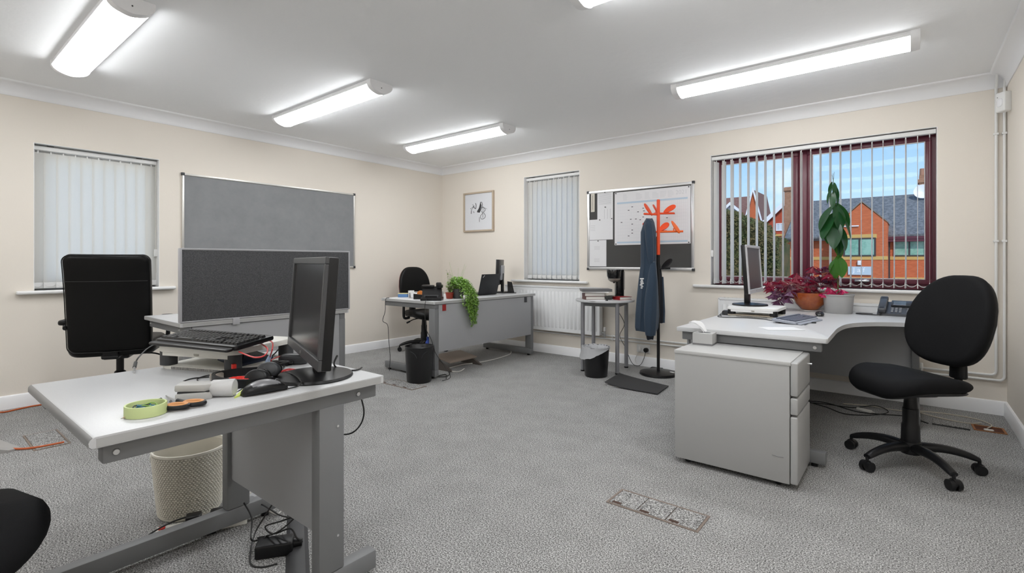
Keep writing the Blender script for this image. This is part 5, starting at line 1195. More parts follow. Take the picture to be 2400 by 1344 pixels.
t = thing('letter_tray', 'grey letter tray with papers behind the black phone', 'tray', (-3.94, 3.50, FDH), YAW); B().box(-.16, .16, -.12, .12, 0, .006).box(-.16, -.154, -.12, .12, .006, .055).box(.154, .16, -.12, .12, .006, .055).box(-.154, .154, .114, .12, .006, .055).obj('tray', GREYPL, t, smooth=0); B().box(-.145, .145, -.11, .105, .006, .040).obj('paper_pile', PAPER, t, smooth=0)
t = thing('camera_gadget', 'dark gadget with black strap beside the letter tray', 'gadget', (-3.87, 3.40, FDH), YAW+.3); B().box(-.05, .05, -.03, .03, .0, .06, .01).obj('gadget_body', DARK, t); B().cyl((0, -.03, .03), (0, -.055, .03), .022, seg=20).obj('gadget_lens', BLACKG, t)
# laptop
t = thing('laptop', 'black laptop open on the long far desk, seen from behind its lid', 'laptop', (-3.695, 4.185, FDH), PI/2+rad(4))    # local -y looks to +x
w, d = .345, .235
B().box(-w/2, w/2, 0, d, .002, .020, .004).obj('base', BLACKPL, t)
Ml = T(0, 0.004, .018) @ RX(rad(14)); B().box(-w/2, w/2, -.008, 0, 0, .225, .003, M=Ml).obj('lid', mat('laptop_black', (.010, .011, .014), .45), t)
B().box(-w/2+.012, w/2-.012, 0.0, .001, .012, .215, M=Ml).obj('screen', SCR, t, smooth=0)
B().box(-w/2+.02, -w/2+.055, -.0092, -.0078, .198, .206, M=Ml @ T(0, 0, 0) @ T(-w/2+.037, 0, .200) @ RY(rad(-45)) @ T(w/2-.037, 0, -.200)).obj('lid_badge', CHROME, t, smooth=0)
b = B()
for r in range(5): b.box(-w/2+.03, w/2-.03, .07+.022*r, .086+.022*r, .020, .022)
b.obj('key_rows', DARK, t, smooth=0, kind='stuff')
# monitor at the end of the far desk
monitor('grey backed monitor at the window end of the long far desk', (-3.87, 4.58, FDH), rad(-57), .46, .30, .10, rad(2), GREYB, .115, SCR, stand='rect', silver=mat('silver_grey', (.36, .37, .40), .4), off=.03)
t = thing('angled_stand', 'black angled holder beside the far monitor', 'holder', (-3.72, 4.62, FDH), YAW); B().poly([(-.03, -.02, 0), (.05, -.02, 0), (.02, -.02, .13), (-.035, -.02, .14), (-.03, .03, 0), (.05, .03, 0), (.02, .03, .13), (-.035, .03, .14)], [(0, 1, 2, 3), (7, 6, 5, 4), (0, 4, 5, 1), (1, 5, 6, 2), (2, 6, 7, 3), (3, 7, 4, 0)]).obj('holder_body', BLACKPL, t, smooth=0); B().box(-.05, .07, -.04, .05, 0, .006).obj('holder_foot', BLACKPL, t, smooth=0)

# ------------------------------------------------------------------ plants
def leaf_mesh(name, L, W, m, fold=.18, droop=.35, nu=7, nv=4, tipw=1.0):
    vs, fs = [], []
    for i in range(nu+1):
        f = i/nu; w = W/2*(math.sin(PI*min(1, f*.93+.05))**.8)*(1-.15*f*tipw); z = -droop*L*f*f
        if i == nu: w = .001
        for j in range(nv+1):
            g = j/nv*2-1; vs.append((L*f, g*w, z+fold*abs(g)*w))
    for i in range(nu):
        for j in range(nv): a = i*(nv+1)+j; fs.append((a, a+1, a+nv+2, a+nv+1))
    me = bpy.data.meshes.new(name); me.from_pydata(vs, [], fs); me.materials.append(m)
    for p in me.polygons: p.use_smooth = True
    return me
def merge_leaves(b, me_v, me_f, M):
    vs = [M @ Vector(v) for v in me_v]; b._faces(vs, me_f)
GRN = mat('bright_green_leaf', (.19, .40, .055), .5, speck=(30, (.38, .56, .15), .35, .65), trans=((.35, .6, .08), .3))
GRN2 = mat('pale_green_leaf', (.33, .44, .24), .5, trans=((.4, .55, .25), .3))
POTR = mat('terracotta_red', (.30, .040, .022), .45)
lv = [(0, 0, 0), (.35, -.5, .06), (1, 0, -.15), (.35, .5, .06)]; lf = [(0, 1, 2), (0, 2, 3)]
rnd = random.Random(12)
t = thing('trailing_plant', 'bushy green trailing plant hanging over the front of the long far desk', 'plant', (-3.60, 3.62, FDH))
B().lathe([(.005, 0), (.05, 0), (.065, .10), (.068, .10), (.066, .095), (.005, .09)], 28).obj('pot', mat('dark_pot', (.06, .06, .06), .5), t, smooth=45)
stems = B(); b = B(); b2 = B()
edge = Vector((.165, 0, 0))
for k in range(150):
    a = rnd.uniform(0, 2*PI); hang = k < 70
    if hang:
        y0 = rnd.gauss(-.0, .045); x1 = .158+rnd.uniform(.0, .05); zl = -rnd.uniform(.02, .30)*(1-min(1, abs(y0)/.14)*.6)
        pts = [Vector((rnd.uniform(-.04, .04), y0*.4, .10)), Vector((.07, y0*.8+rnd.uniform(-.02, .02), rnd.uniform(.13, .20))), Vector((x1-.01, y0, .07)), Vector((x1+.012, y0*.9+.01, -.04+zl*.3)), Vector((x1+.005, y0*.6+.03, zl))]
    else:
        rr = rnd.uniform(.03, .115); pts = [Vector((0, 0, .09)), Vector((rr*.5*math.cos(a), rr*.5*math.sin(a), rnd.uniform(.15, .22))), Vector((rr*math.cos(a), rr*math.sin(a), rnd.uniform(.06, .19)))]
    C = catmull(pts, 7); stems.tube(C, .0009, 4)
    for i in range(1, len(C)):
        for _ in range(2):
            s = rnd.uniform(.013, .024); M = T(*(C[i]+Vector((rnd.uniform(-.008, .008), rnd.uniform(-.008, .008), rnd.uniform(-.006, .006))))) @ RZ(rnd.uniform(0, 6.28)) @ RY(rnd.uniform(-.5, .9)) @ Matrix.Scale(s, 4)
            merge_leaves(b2 if rnd.random() < .22 else b, lv, lf, M)
for k in range(6):
    a = rnd.uniform(0, 6.28); stems.tube([(0, 0, .10), (.05*math.cos(a), .05*math.sin(a), .22), (.09*math.cos(a), .09*math.sin(a), .27+.02*k)], .0008, 4, smooth=4)
b.obj('foliage', GRN, t, smooth=0, kind='stuff'); b2.obj('pale_foliage', GRN2, t, smooth=0, kind='stuff'); stems.obj('stems', GRN, t, smooth=0, kind='stuff')
t = thing('potted_plant', 'small wispy plant in a red pot beside the trailing plant', 'plant', (-3.635, 3.535, FDH))
B().lathe([(.004, 0), (.033, 0), (.041, .056), (.043, .056), (.043, .063), (.038, .063), (.004, .056)], 28).obj('pot', POTR, t, smooth=45)
b = B(); st_ = B()
for k in range(26):
    a = rnd.uniform(0, 6.28); h = rnd.uniform(.05, .13) if k < 18 else rnd.uniform(.16, .25); rr = rnd.uniform(.01, .05)
    pts = [Vector((0, 0, .06)), Vector((rr*.6*math.cos(a), rr*.6*math.sin(a), .06+h*.6)), Vector((rr*math.cos(a), rr*math.sin(a), .06+h))]; C = catmull(pts, 6); st_.tube(C, .0009, 4)
    for i in range(2, len(C)):
        if rnd.random() < (.9 if k < 18 else .55): merge_leaves(b, lv, lf, T(*C[i]) @ RZ(rnd.uniform(0, 6.28)) @ RY(rnd.uniform(-.6, .6)) @ Matrix.Scale(rnd.uniform(.012, .020), 4))
b.obj('foliage', mat('olive_leaf', (.16, .28, .06), .5, trans=((.3, .45, .1), .3)), t, smooth=0, kind='stuff'); st_.obj('stems', mat('brown_stem', (.12, .10, .05), .7), t, smooth=0, kind='stuff')

# purple plant in an orange bowl on the corner desk
RDZ = RH
t = thing('purple_plant', 'purple leaved plant spilling out of an orange glazed bowl on the corner desk', 'plant', (-.635, 4.690, RDZ))
B().lathe([(.005, 0), (.075, 0), (.085, .006), (.080, .010), (.005, .010)], 36).obj('saucer', mat('saucer_grey', (.55, .54, .52), .4), t, smooth=45)
B().lathe([(.005, .010), (.050, .010), (.068, .020), (.105, .062), (.122, .105), (.125, .140), (.124, .150), (.119, .150), (.117, .138), (.005, .128)], 44).obj('bowl', mat('orange_glaze', (.26, .050, .008), .14, coat=.6, speck=(18, (.40, .095, .014), .35, .7)), t, smooth=45)
B().lathe([(.004, .130), (.116, .132), (.116, .136), (.004, .138)], 30).obj('soil', mat('soil', (.03, .02, .015), .95), t)
PUR = [mat('deep_purple_leaf', (.060, .010, .025), .45, trans=((.45, .02, .10), .30)), mat('red_purple_leaf', (.20, .012, .035), .42, trans=((.7, .03, .10), .35)), mat('violet_leaf', (.13, .06, .12), .4, trans=((.4, .08, .25), .25))]
tri = []
for m in PUR:
    me = bpy.data.meshes.new('leaf'); vs = [(0, 0, 0), (.020, -.009, .003), (.040, -.027, -.003), (.036, 0, -.002), (.040, .027, -.003), (.020, .009, .003)]
    me.from_pydata(vs, [], [(0, 1, 3), (1, 2, 3), (0, 3, 5), (3, 4, 5)]); me.materials.append(m); tri.append(me)
stem_m = mat('pink_stem', (.30, .12, .12), .6); rnd = random.Random(21)
def oxalis(t, base, tip, n=3, sc=1.0, mi=None):
    b = B(); mid = base.lerp(tip, .55)+Vector((0, 0, .03)); b.tube([base, mid, tip], .0012, 5, smooth=5); b.obj('stem', stem_m, t, smooth=60)
    a0 = rnd.uniform(0, 6.28); k_ = mi if mi is not None else rnd.choice((0, 0, 1, 1, 2))
    dirv = (tip-mid); tl = .25*math.atan2(dirv.x, max(.02, abs(dirv.z)))
    for k in range(n):
        s = sc*rnd.uniform(.85, 1.15); inst('leaf', tri[k_], t, tip, (rnd.uniform(-.5, .5), rnd.uniform(.35, 1.25), a0+2*PI*k/n), (s, s, s))
for k in range(66):
    if k < 38: tip = Vector((-rnd.uniform(.08, .31), rnd.uniform(-.15, .06), rnd.uniform(.075, .25)))         # spills to the left
    elif k < 56: tip = Vector((rnd.uniform(-.16, .08), rnd.uniform(-.10, .09), rnd.uniform(.20, .37)))
    else: tip = Vector((rnd.uniform(.07, .17), rnd.uniform(-.08, .05), rnd.uniform(.24, .37)))
    base = Vector((rnd.uniform(-.07, .07), rnd.uniform(-.06, .06), .135)); oxalis(t, base, tip, 3, rnd.uniform(1.15, 1.7), 2 if (k < 38 and tip.z < .17 and rnd.random() < .5) else None)
for k in range(10): oxalis(t, Vector((rnd.uniform(-.05, .05), rnd.uniform(-.04, .04), .135)), Vector((rnd.uniform(-.08, .09), rnd.uniform(-.09, .02), rnd.uniform(.16, .20))), 3, .7, 1)

# tall plant in a grey pot
t = thing('tall_plant', 'tall plant with big dark green leaves in a grey pot on the corner desk', 'plant', (-.435, 4.645, RDZ))
B().lathe([(.005, 0), (.088, 0), (.092, .004), (.103, .136), (.107, .138), (.108, .148), (.101, .148), (.098, .130), (.005, .125)], 44).obj('pot', mat('grey_pot', (.40, .40, .40), .5), t, smooth=45)
B().lathe([(.004, .126), (.097, .128), (.097, .131), (.004, .133)], 30).obj('soil', mat('reddish_soil', (.14, .025, .02), .9), t)
STM = mat('green_brown_stem', (.10, .10, .035), .7)
B().tube([(.0, 0, .13), (-.004, 0, .30), (.006, 0, .46), (-.010, .005, .62), (-.018, 0, .80), (-.028, 0, .96), (-.035, 0, 1.06)], .0065, 8, smooth=6, r1=.0022).obj('stem', STM, t)
LG = mat('dark_green_leaf', (.012, .060, .022), .32, bump=(40, .2, 3, .004), trans=((.08, .30, .05), .25)); LG2 = mat('mid_green_leaf', (.030, .13, .015), .35, trans=((.2, .5, .06), .35))
bigA = leaf_mesh('leaf', .235, .122, LG, .14, .22, 9, 6); bigB = leaf_mesh('leaf', .165, .105, LG2, .12, .20, 9, 6); smallA = leaf_mesh('leaf', .13, .045, LG, .15, .25, 7, 4)
def sl(z): return Vector((-.004-.03*max(0, (z-.3))/.76, 0, z))
LV = [  # (height on stem, azimuth deg in view frame 0=right 90=away, pitch down deg, mesh, scale)
 (.42, 215, 72, bigB, .95), (.44, 268, 62, bigB, 1.05), (.40, 150, 60, bigB, .85), (.56, 290, 75, bigB, .9),
 (.72, 230, 60, bigA, 1.0), (.70, 300, 62, bigA, .95), (.66, 265, 72, bigA, .9), (.78, 195, 50, bigA, 1.0), (.80, 335, 56, bigA, 1.05), (.84, 275, 66, bigA, .92), (.84, 180, 50, bigA, .95), (.86, 0, 52, bigA, .95), (.74, 90, 55, bigA, .9), (.62, 320, 74, bigA, .85),
 (.95, 225, 66, smallA, 1.1), (.97, 300, 72, smallA, 1.05), (.98, 180, 60, smallA, 1.0), (1.0, 350, 70, smallA, 1.1), (1.02, 260, 76, smallA, .9), (1.03, 100, 65, smallA, .9)]
for z, az, pit, me, sc in LV:
    a = YAW+rad(az); inst('leaf', me, t, sl(z)+Vector((.012*math.cos(a), .012*math.sin(a), .005)), (0, rad(pit), a), (sc, sc, sc))
for k in range(3): B().tube([sl(1.04), sl(1.09)+Vector((.008*k-.008, 0, .01*k))], .0012, 5).obj('shoot_tip', STM, t)
MAG = mat('magenta_leaf', (.50, .010, .10), .4, trans=((.9, .05, .25), .35)); me = bpy.data.meshes.new('leaf'); me.from_pydata([(0, 0, 0), (.020, -.009, .003), (.040, -.027, -.003), (.036, 0, -.002), (.040, .027, -.003), (.020, .009, .003)], [], [(0, 1, 3), (1, 2, 3), (0, 3, 5), (3, 4, 5)]); me.materials.append(MAG); tri.append(me)
for k in range(11): oxalis(t, Vector((rnd.uniform(-.05, .02), rnd.uniform(-.04, .04), .128)), Vector((rnd.uniform(-.12, .03), rnd.uniform(-.10, .03), rnd.uniform(.145, .205))), 3, 1.15, 3)

# ------------------------------------------------------------------ other things on the corner desk
def CD(u, v, h=0): return PZ(u, v, RDZ+h)
riser('white monitor riser with black legs on the corner desk', (-.885, 4.020, RDZ), 0, .34, .34, .072, WHITE, BLACKPL)
papers('document_wallet', 'brown document wallet lying under the white riser', (-.895, 3.90, RDZ+.0125), rad(3), .30, .10, .006, mat('manila', (.42, .36, .28), .7), 2)
monitor('silver framed monitor on the white riser of the corner desk', (-.905, 4.072, RDZ+.072), PI/2+rad(2), .49, .355, .098, rad(4), mat('silver_bezel', (.50, .50, .52), .35), .125, mat('grey_screen', (.075, .076, .078), .3), bez=.020, off=.04)
kp = Vector((-.600, 3.80, 0)); keyboard('silver and blue keyboard beside the white riser', (kp.x, kp.y, RDZ+.006), PI/2-rad(10), rad(5), mat('silver_plastic', (.30, .32, .37), .35), mat('slate_blue_keys', (.075, .085, .12), .4), w=.41, d=.155, sep=False)
p = CD(1921, 741); mouse('small black mouse behind the silver keyboard', (p.x, p.y, RDZ), rad(100), BLACKPL, BLACKG, .105, .058, .034)
papers('loose_papers', 'two white sheets at the front of the corner desk', (CD(1830, 771).x, CD(1830, 771).y, RDZ), rad(38), .21, .14, .0022, mat('sheet_grey', (.70, .71, .73), .8), 2)
t = thing('external_drive', 'small black drive box left of the white riser', 'drive', (-1.085, 4.00, RDZ), rad(10)); B().box(-.035, .035, -.06, .06, 0, .028, .004).obj('drive_case', BLACKPL, t); B().box(-.030, .030, -.062, -.059, .006, .022).obj('drive_front', DARK, t, smooth=0)
b = B(); wire(b, [(-1.09, 3.92, RDZ+.01), (-1.10, 3.80, RDZ+.003), (-1.05, 3.74, RDZ+.003), (-.90, 3.80, RDZ+.003), (-.78, 3.78, RDZ+.003), (-.70, 3.70, RDZ+.003), (-.66, 3.62, RDZ+.004)], .0026); wire(b, [(-1.06, 4.07, RDZ+.01), (-1.10, 4.15, RDZ+.004), (-1.115, 4.05, RDZ+.02), (-1.115, 3.90, RDZ+.003), (-1.08, 3.82, RDZ+.003)], .0026)
tag(b.obj('black_lead', CABLE), 'black lead lying along the front of the white riser', 'cable')
b = B(); q = [CD(1886, 762, .003), CD(1896, 758, .003), CD(1905, 757, .003), CD(1912, 757, .004)]; wire(b, q, .002); b.tube([CD(1904, 757, .004), CD(1912, 757, .004)], .005, 8); tag(b.obj('lead_end', CABLE), 'small black lead end lying by the silver keyboard', 'cable')
# desk phone
t = thing('desk_phone', 'dark grey desk phone with handset and keypad on the corner desk', 'phone', (-.075, 4.70, RDZ), rad(-4)); PH = mat('phone_grey', (.060, .064, .072), .4)
Mp = T(0, 0, .030) @ RX(rad(24))
B().poly([(-.11, -.085, 0), (.11, -.085, 0), (.11, .085, 0), (-.11, .085, 0), (-.11, -.085, .018), (.11, -.085, .018), (.11, .085, .095), (-.11, .085, .095)], [(3,2,1,0),(4,5,6,7),(0,1,5,4),(1,2,6,5),(2,3,7,6),(3,0,4,7)]).obj('body', PH, t, smooth=0)
Mp = T(0, -.085, .018) @ RX(math.atan2(.077, .17))
B().box(-.035, .10, .105, .185, .002, .016, .004, M=Mp).obj('display_housing', mat('phone_dark', (.035, .038, .044), .35), t); B().box(-.020, .055, .122, .165, .016, .018, M=Mp).obj('display', mat('lcd', (.10, .13, .15), .15), t, smooth=0); B().box(-.020, .055, .112, .117, .016, .018, M=Mp).obj('soft_keys', ALU, t, smooth=0)
for r in range(4):
    for c_ in range(3): B().box(-.030+.024*c_, -.014+.024*c_, .020+.019*r, .032+.019*r, .001, .006, .002, 1, M=Mp).obj('key', mat('phone_key', (.22, .23, .25), .4), t)
for c_ in range(2):
    for r in range(3): B().box(.062+.02*c_, .076+.02*c_, .030+.022*r, .040+.022*r, .001, .005, .002, 1, M=Mp).obj('key', MATS['phone_key'], t)
B().box(-.105, -.055, -.005, .20, .012, .040, .012, 3, M=Mp).box(-.105, -.055, -.008, .045, .004, .040, .010, 3, M=Mp).box(-.105, -.055, .150, .205, .004, .040, .010, 3, M=Mp).obj('handset', PH, t)
b = B(); wire(b, [(-.08, -.09, .02), (-.10, -.11, .006), (-.15, -.10, .005), (-.20, -.11, .005), (-.24, -.075, .005), (-.20, -.045, .005), (-.14, -.04, .005)], .0045, 6); b.obj('cord', CABLE, t)
# tissue box on the pedestal
t = thing('tissue_box', 'grey and white tissue box on the drawer pedestal', 'tissue box', (-.940, 2.990, .618), rad(4))
B().box(-.055, .055, -.055, .055, 0, .010).obj('lower_band', mat('box_dark_grey', (.16, .16, .165), .5), t, smooth=0); B().box(-.0548, .0548, -.0548, .0548, .010, .068).obj('carton', mat('box_light', (.44, .44, .435), .55), t, smooth=0)
B().prism([(.035*math.cos(q), .018*math.sin(q)) for q in [2*PI*k/20 for k in range(20)]], .0682, .0686).obj('slot', DARK, t)
vs = []; n1, n2 = 8, 7; rnd = random.Random(9)
for i in range(n1+1):
    for j in range(n2+1):
        f, g = i/n1, j/n2*2-1; vs.append((-.005-.085*f**1.1+.012*g*g+rnd.uniform(-.002, .002), g*(.014+.034*math.sin(PI*min(1, f*.85+.1)))+rnd.uniform(-.002, .002), .066+.055*math.sin(PI*.62*f)+.010*abs(g)+.004*math.sin(6*g+5*f)))
B().poly(vs, [(i*(n2+1)+j, i*(n2+1)+j+1, (i+1)*(n2+1)+j+1, (i+1)*(n2+1)+j) for i in range(n1) for j in range(n2)]).obj('tissue', mat('tissue_white', (.86, .86, .87), .8, trans=((.9, .9, .9), .35)), t, smooth=80)

# ------------------------------------------------------------------ on the desk behind the screen
t = thing('pen_holder', 'small black pen holder with pens half hidden by the desk screen', 'pen holder', (-3.80, 1.37, D2H)); B().lathe([(.004, 0), (.036, 0), (.038, .095), (.035, .095), (.033, .006), (.004, .004)], 24).obj('holder', DARK, t, smooth=45)
for k, (dx, dy, m) in enumerate(((.012, -.01, mat('pen_orange', (.65, .2, .08), .5)), (-.015, .01, WOODL), (.0, .018, BLACKPL), (.02, .008, CHROME))): B().cyl((dx*.4, dy*.4, .008), (dx*1.6, dy*1.6, .155+.012*k), .0038, seg=8).obj('pen', m, t)
t = thing('grey_bowl', 'pale grey bowl on the desk behind the fabric screen', 'bowl', (-4.02, 1.40, D2H)); B().lathe([(.004, 0), (.045, 0), (.058, .03), (.060, .052), (.057, .052), (.042, .006), (.004, .005)], 28).obj('bowl', mat('bowl_grey', (.40, .41, .44), .4), t, smooth=45)
t = thing('storage_box', 'dark small box behind the end of the fabric screen', 'box', (-3.66, 1.45, D2H)); B().box(-.05, .05, -.04, .04, 0, .12, .003).obj('box_body', DARK, t); B().box(-.051, .051, -.041, .041, .115, .128, .002).obj('box_lid', mat('box_green_grey', (.28, .30, .24), .5), t)

# ------------------------------------------------------------------ floor things
FRB = mat('floor_box_frame', (.19, .15, .125), .5); SLOT = mat('slot_brown', (.05, .022, .012), .7)
def floor_box(label, loc, rz, w, d, lids, slots=True):
    t = thing('floor_box', label, 'floor box', loc, rz, 'floor boxes'); f = .010; z = .003
    frame_b = B(); frame_b.box(0, w, 0, f, 0, z).box(0, w, d-f, d, 0, z).box(0, f, f, d-f, 0, z).box(w-f, w, f, d-f, 0, z).obj('frame', FRB, t, smooth=0)
    B().box(f, w-f, f, d-f, 0, .0008).obj('recess', SLOT, t, smooth=0)
    lw = (w-2*f)/lids
    for k in range(lids):
        l = B().box(f+lw*k+.002, f+lw*(k+1)-.002, f+.002, d-f-.002, .0008, z+.0004).obj('lid', CARPET, t, smooth=0)
        if slots: B().box(f+lw*k+.012, f+lw*k+.055, f+.004, f+.022, z+.0004, z+.0009).obj('finger_slot', SLOT, l, smooth=0)
    return t
floor_box('three lid floor box in the open carpet in front of the drawer pedestal', (-1.085, 2.045, 0), 0, .415, .165, 3)
t = floor_box('floor box with an orange cable coming out, left of the small desk', (-4.37, .520, 0), 0, .40, .165, 1, False)
B().box(.33, .36, .05, .07, .0034, .0042).obj('finger_slot', SLOT, t, smooth=0)
floor_box('floor box beside the bare black waste bin', (-3.78, 2.79, 0), 0, .45, .17, 3)
t = thing('floor_box', 'open floor box with loose wires by the right corner of the room', 'floor box', (.33, 4.43, 0), rad(2), 'floor boxes')
b = B(); b.box(0, .16, 0, .012, 0, .004).box(0, .16, .13, .142, 0, .004).box(0, .012, .012, .13, 0, .004).box(.148, .16, .012, .13, 0, .004); b.obj('frame', mat('rust_frame', (.30, .11, .03), .6), t, smooth=0)
B().box(.012, .148, .012, .13, 0, .001).obj('recess', mat('rust_recess', (.10, .03, .012), .8), t, smooth=0); B().pad(rrect(.05, .03, .01, 4), .008, T(.075, .03, .006), rings=3, edge=.004, dome=0).obj('white_plug', WCABLE, t)
t = thing('carpeted_plate', 'loose carpeted plate lying beside the open floor box', 'floor plate', (.12, 4.40, 0), rad(-2)); B().box(0, .19, 0, .13, 0, .009).obj('lid_plate', mat('lid_edge', (.045, .045, .045), .6), t, smooth=0); B().box(.002, .188, .002, .128, .009, .012).obj('carpet_insert', CARPET, t, smooth=0)
b = B(); wire(b, [(.40, 4.49, .01), (.43, 4.62, .004), (.36, 4.73, .004), (.20, 4.76, .004), (.06, 4.72, .004), (.05, 4.66, .012), (.16, 4.60, .006), (.30, 4.57, .004), (.38, 4.62, .006)], .0042, 8)
wire(b, [(.05, 4.66, .01), (-.10, 4.64, .004), (-.24, 4.66, .004), (-.40, 4.60, .004)], .0038, 8); tag(b.obj('cream_cable', mat('cream_cable', (.52, .48, .40), .5)), 'cream cable lying in a loop beside the open floor box', 'cable')
b = B(); wire(b, [(-.70, 4.52, .004), (-.50, 4.42, .004), (-.36, 4.30, .004), (-.20, 4.40, .004), (-.12, 4.56, .004), (-.20, 4.62, .02), (-.34, 4.52, .004), (-.52, 4.50, .004), (-.75, 4.40, .004)], .0035, 8); wire(b, [(-.80, 4.35, .004), (-.55, 4.55, .004), (-.30, 4.42, .004), (-.14, 4.46, .004), (-.02, 4.50, .004), (.10, 4.40, .004)], .0035, 8)
tag(b.obj('black_floor_cables', CABLE), 'black cables on the carpet under the corner desk', 'cable')
t = thing('cable_joiner', 'white cable joiner on the carpet under the corner desk', 'connector', (-.26, 4.48, 0), rad(-25)); B().box(-.05, .05, -.012, .012, 0, .018, .004).obj('joiner', OFFW, t); B().cyl((.05, 0, .009), (.07, 0, .009), .004, seg=8).obj('joiner_sleeve', OFFW, t)
# mat on the floor
t = thing('black_folder', 'thin black folder lying on the carpet in front of the coat stand', 'folder', (0, 0, 0)); Q = [PZ(1417, 905), PZ(1452, 880), PZ(1567, 908), PZ(1541, 927)]
vs = []; n = 10
for j in range(n+1):
    for i in range(n+1):
        f, g = i/n, j/n; p = (Q[0]*(1-f)+Q[3]*f)*(1-g)+(Q[1]*(1-f)+Q[2]*f)*g; z = .006+.024*max(0, 1-f*2.4)**2*(1-g*.6); vs.append((p.x, p.y, z))
m_ = len(vs); vs += [(v[0], v[1], v[2]+.007) for v in vs]; fs = []
for j in range(n):
    for i in range(n): a = j*(n+1)+i; fs += [(a, a+n+1, a+n+2, a+1), (m_+a, m_+a+1, m_+a+n+2, m_+a+n+1)]
rim = [i for i in range(n+1)]+[j*(n+1)+n for j in range(1, n+1)]+[n*(n+1)+i for i in range(n-1, -1, -1)]+[j*(n+1) for j in range(n-1, 0, -1)]
fs += [(rim[k], rim[(k+1) % len(rim)], m_+rim[(k+1) % len(rim)], m_+rim[k]) for k in range(len(rim))]
B().poly(vs, fs).obj('cover', mat('black_leatherette', (.030, .030, .032), .6), t, smooth=50)
B().poly([(p.x, p.y, z) for z in (.0, .005) for p in [Q[0].lerp(Q[2], .04), Q[3].lerp(Q[1], .10), Q[2].lerp(Q[0], .10), Q[1].lerp(Q[3], .10)]], [(3,2,1,0),(4,5,6,7),(0,1,5,4),(1,2,6,5),(2,3,7,6),(3,0,4,7)]).obj('white_lining', WHITE, t, smooth=0)
t = thing('adapter', 'black flat adapter on the carpet behind the coat stand base', 'adapter', (-2.02, 4.90, 0)); B().box(-.06, .06, -.025, .025, 0, .020, .006).obj('adapter_body', BLACKPL, t); B().cyl((.06, 0, .01), (.085, 0, .01), .005, seg=8).obj('adapter_lead', CABLE, t)
t = thing('plastic_tag', 'white plastic tag lying on the base of the coat stand', 'tag', (CX0+.13, CY0+.02, .033), rad(-20)); B().prism(rrect(.05, .022, .009, 4), 0, .005, .002).obj('tag_plate', WHITE, t); B().cyl((-.015, 0, .005), (-.015, 0, .006), .003, seg=8).obj('tag_hole', DARK, t)
# footrest under the far desk
t = thing('footrest', 'brown wooden footrest on dark legs under the long far desk', 'footrest', (-3.72, 3.72, 0), rad(90)); FW_ = mat('footrest_brown', (.27, .215, .175), .6)
B().box(-.20, .20, -.13, .13, -.008, .008, .003, M=T(0, .02, .105) @ RX(rad(9))).obj('platform', FW_, t)
for s in (-1, 1): B().poly([(s*.215-.012, -.16, 0), (s*.215+.012, -.16, 0), (s*.215+.012, .14, 0), (s*.215-.012, .14, 0), (s*.215-.012, -.13, .02), (s*.215+.012, -.13, .02), (s*.215+.012, .06, .105), (s*.215-.012, .06, .105)], [(3,2,1,0),(4,5,6,7),(0,1,5,4),(1,2,6,5),(2,3,7,6),(3,0,4,7)]).obj('side_leg', mat('footrest_dark', (.10, .085, .075), .6), t, smooth=0)
t = thing('bottle', 'blue bottle standing on the carpet behind the leg of the far desk', 'bottle', (-4.32, 3.86, 0)); B().lathe([(.004, 0), (.036, 0), (.04, .02), (.04, .15), (.025, .19), (.016, .20), (.016, .22), (.004, .22)], 24).obj('bottle_body', mat('bottle_blue', (.02, .07, .42), .3), t, smooth=45); B().cyl((0, 0, .22), (0, 0, .24), .018, seg=18).obj('bottle_cap', mat('cap_blue', (.02, .05, .25), .4), t)
b = B(); wire(b, [PZ(1136, 806), PZ(1150, 811), PZ(1165, 812), PZ(1185, 822), PZ(1196, 822), PZ(1197, 830), PZ(1185, 836), PZ(1150, 846), PZ(1110, 853), PZ(1085, 856), PZ(1055, 864), PZ(1047, 866), PZ(1052, 871), PZ(1075, 873), PZ(1088, 866)], .0055, 6)
for o_ in (0,): pass
b.xf(T(0, 0, .006)); tag(b.obj('white_floor_cable', WCABLE), 'white cable snaking over the carpet in front of the long far desk', 'cable')
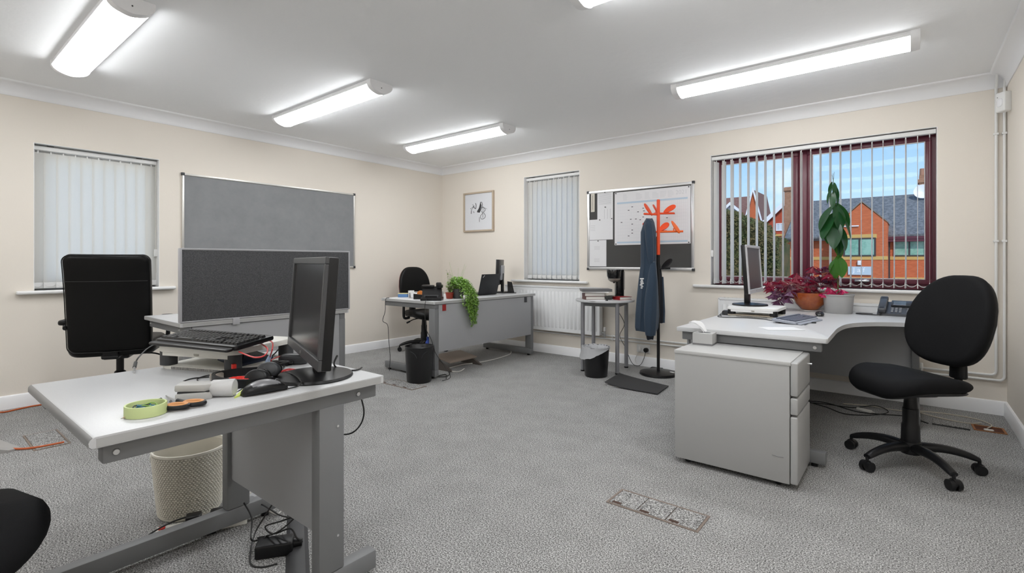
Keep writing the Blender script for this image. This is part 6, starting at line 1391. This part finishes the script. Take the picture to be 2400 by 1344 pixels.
b = B(); wire(b, [PZ(1052, 868), PZ(1054, 878), PZ(1046, 884), PZ(1030, 885), PZ(1023, 884), PZ(1045, 880), PZ(1046, 889)], .004, 6); wire(b, [PZ(937, 864), PZ(940, 870), PZ(955, 875), PZ(972, 874)], .004, 6); b.xf(T(0, 0, .005)); tag(b.obj('black_floor_lead', CABLE), 'black lead on the carpet around the bare black waste bin', 'cable')
b = B(); wire(b, [Vector((-4.16, 3.19, FDH+.004)), Vector((-4.16, 3.145, FDH-.01)), Vector((-4.16, 3.14, .60)), Vector((-4.20, 3.14, .50)), Vector((-4.12, 3.14, .46)), Vector((-4.10, 3.14, .30)), Vector((-4.08, 3.14, .15)), Vector((-4.09, 3.14, .005))], .003, 8); tag(b.obj('hanging_lead', CABLE), 'thin black lead hanging off the user side of the long far desk', 'cable')
b = B(); p0, p1 = PZ(0, 969), PZ(97, 951); wire(b, [p0+Vector((-.3, .0, .006)), p0+Vector((0, 0, .006)), p0.lerp(p1, .5)+Vector((0, 0, .006)), p1+Vector((0, 0, .006)), p1+Vector((.05, .45, .006))], .006, 5); tag(b.obj('orange_cable', mat('orange_cable', (.50, .11, .03), .5)), 'orange cable lying along the foot of the left wall', 'cable')
b = B(); wire(b, [PZ(150, 1040)+Vector((0, 0, .008)), PZ(120, 1046)+Vector((0, 0, .008)), PZ(80, 1053)+Vector((0, 0, .008)), PZ(45, 1056)+Vector((0, 0, .008)), PZ(10, 1055)+Vector((0, 0, .010)), PZ(-80, 1050)+Vector((0, 0, .008))], .006, 5); tag(b.obj('orange_cable', MATS['orange_cable']), 'orange cable running from the left floor box to the grey wedge', 'cable')
t = thing('cable_wedge', 'grey plastic wedge on the carpet at the left edge of the picture', 'cable cover', (0, 0, 0)); Q = [PZ(-70, 1075), PZ(20, 1062), PZ(50, 1052), PZ(-40, 1040)]
B().poly([(Q[0].x, Q[0].y, 0), (Q[1].x, Q[1].y, 0), (Q[2].x, Q[2].y, 0), (Q[3].x, Q[3].y, 0), (Q[0].x, Q[0].y, .06), (Q[1].x, Q[1].y, .014), (Q[2].x, Q[2].y, .006), (Q[3].x, Q[3].y, .06)], [(3,2,1,0),(4,5,6,7),(0,1,5,4),(1,2,6,5),(2,3,7,6),(3,0,4,7)]).obj('wedge', GREYPL, t, smooth=0)
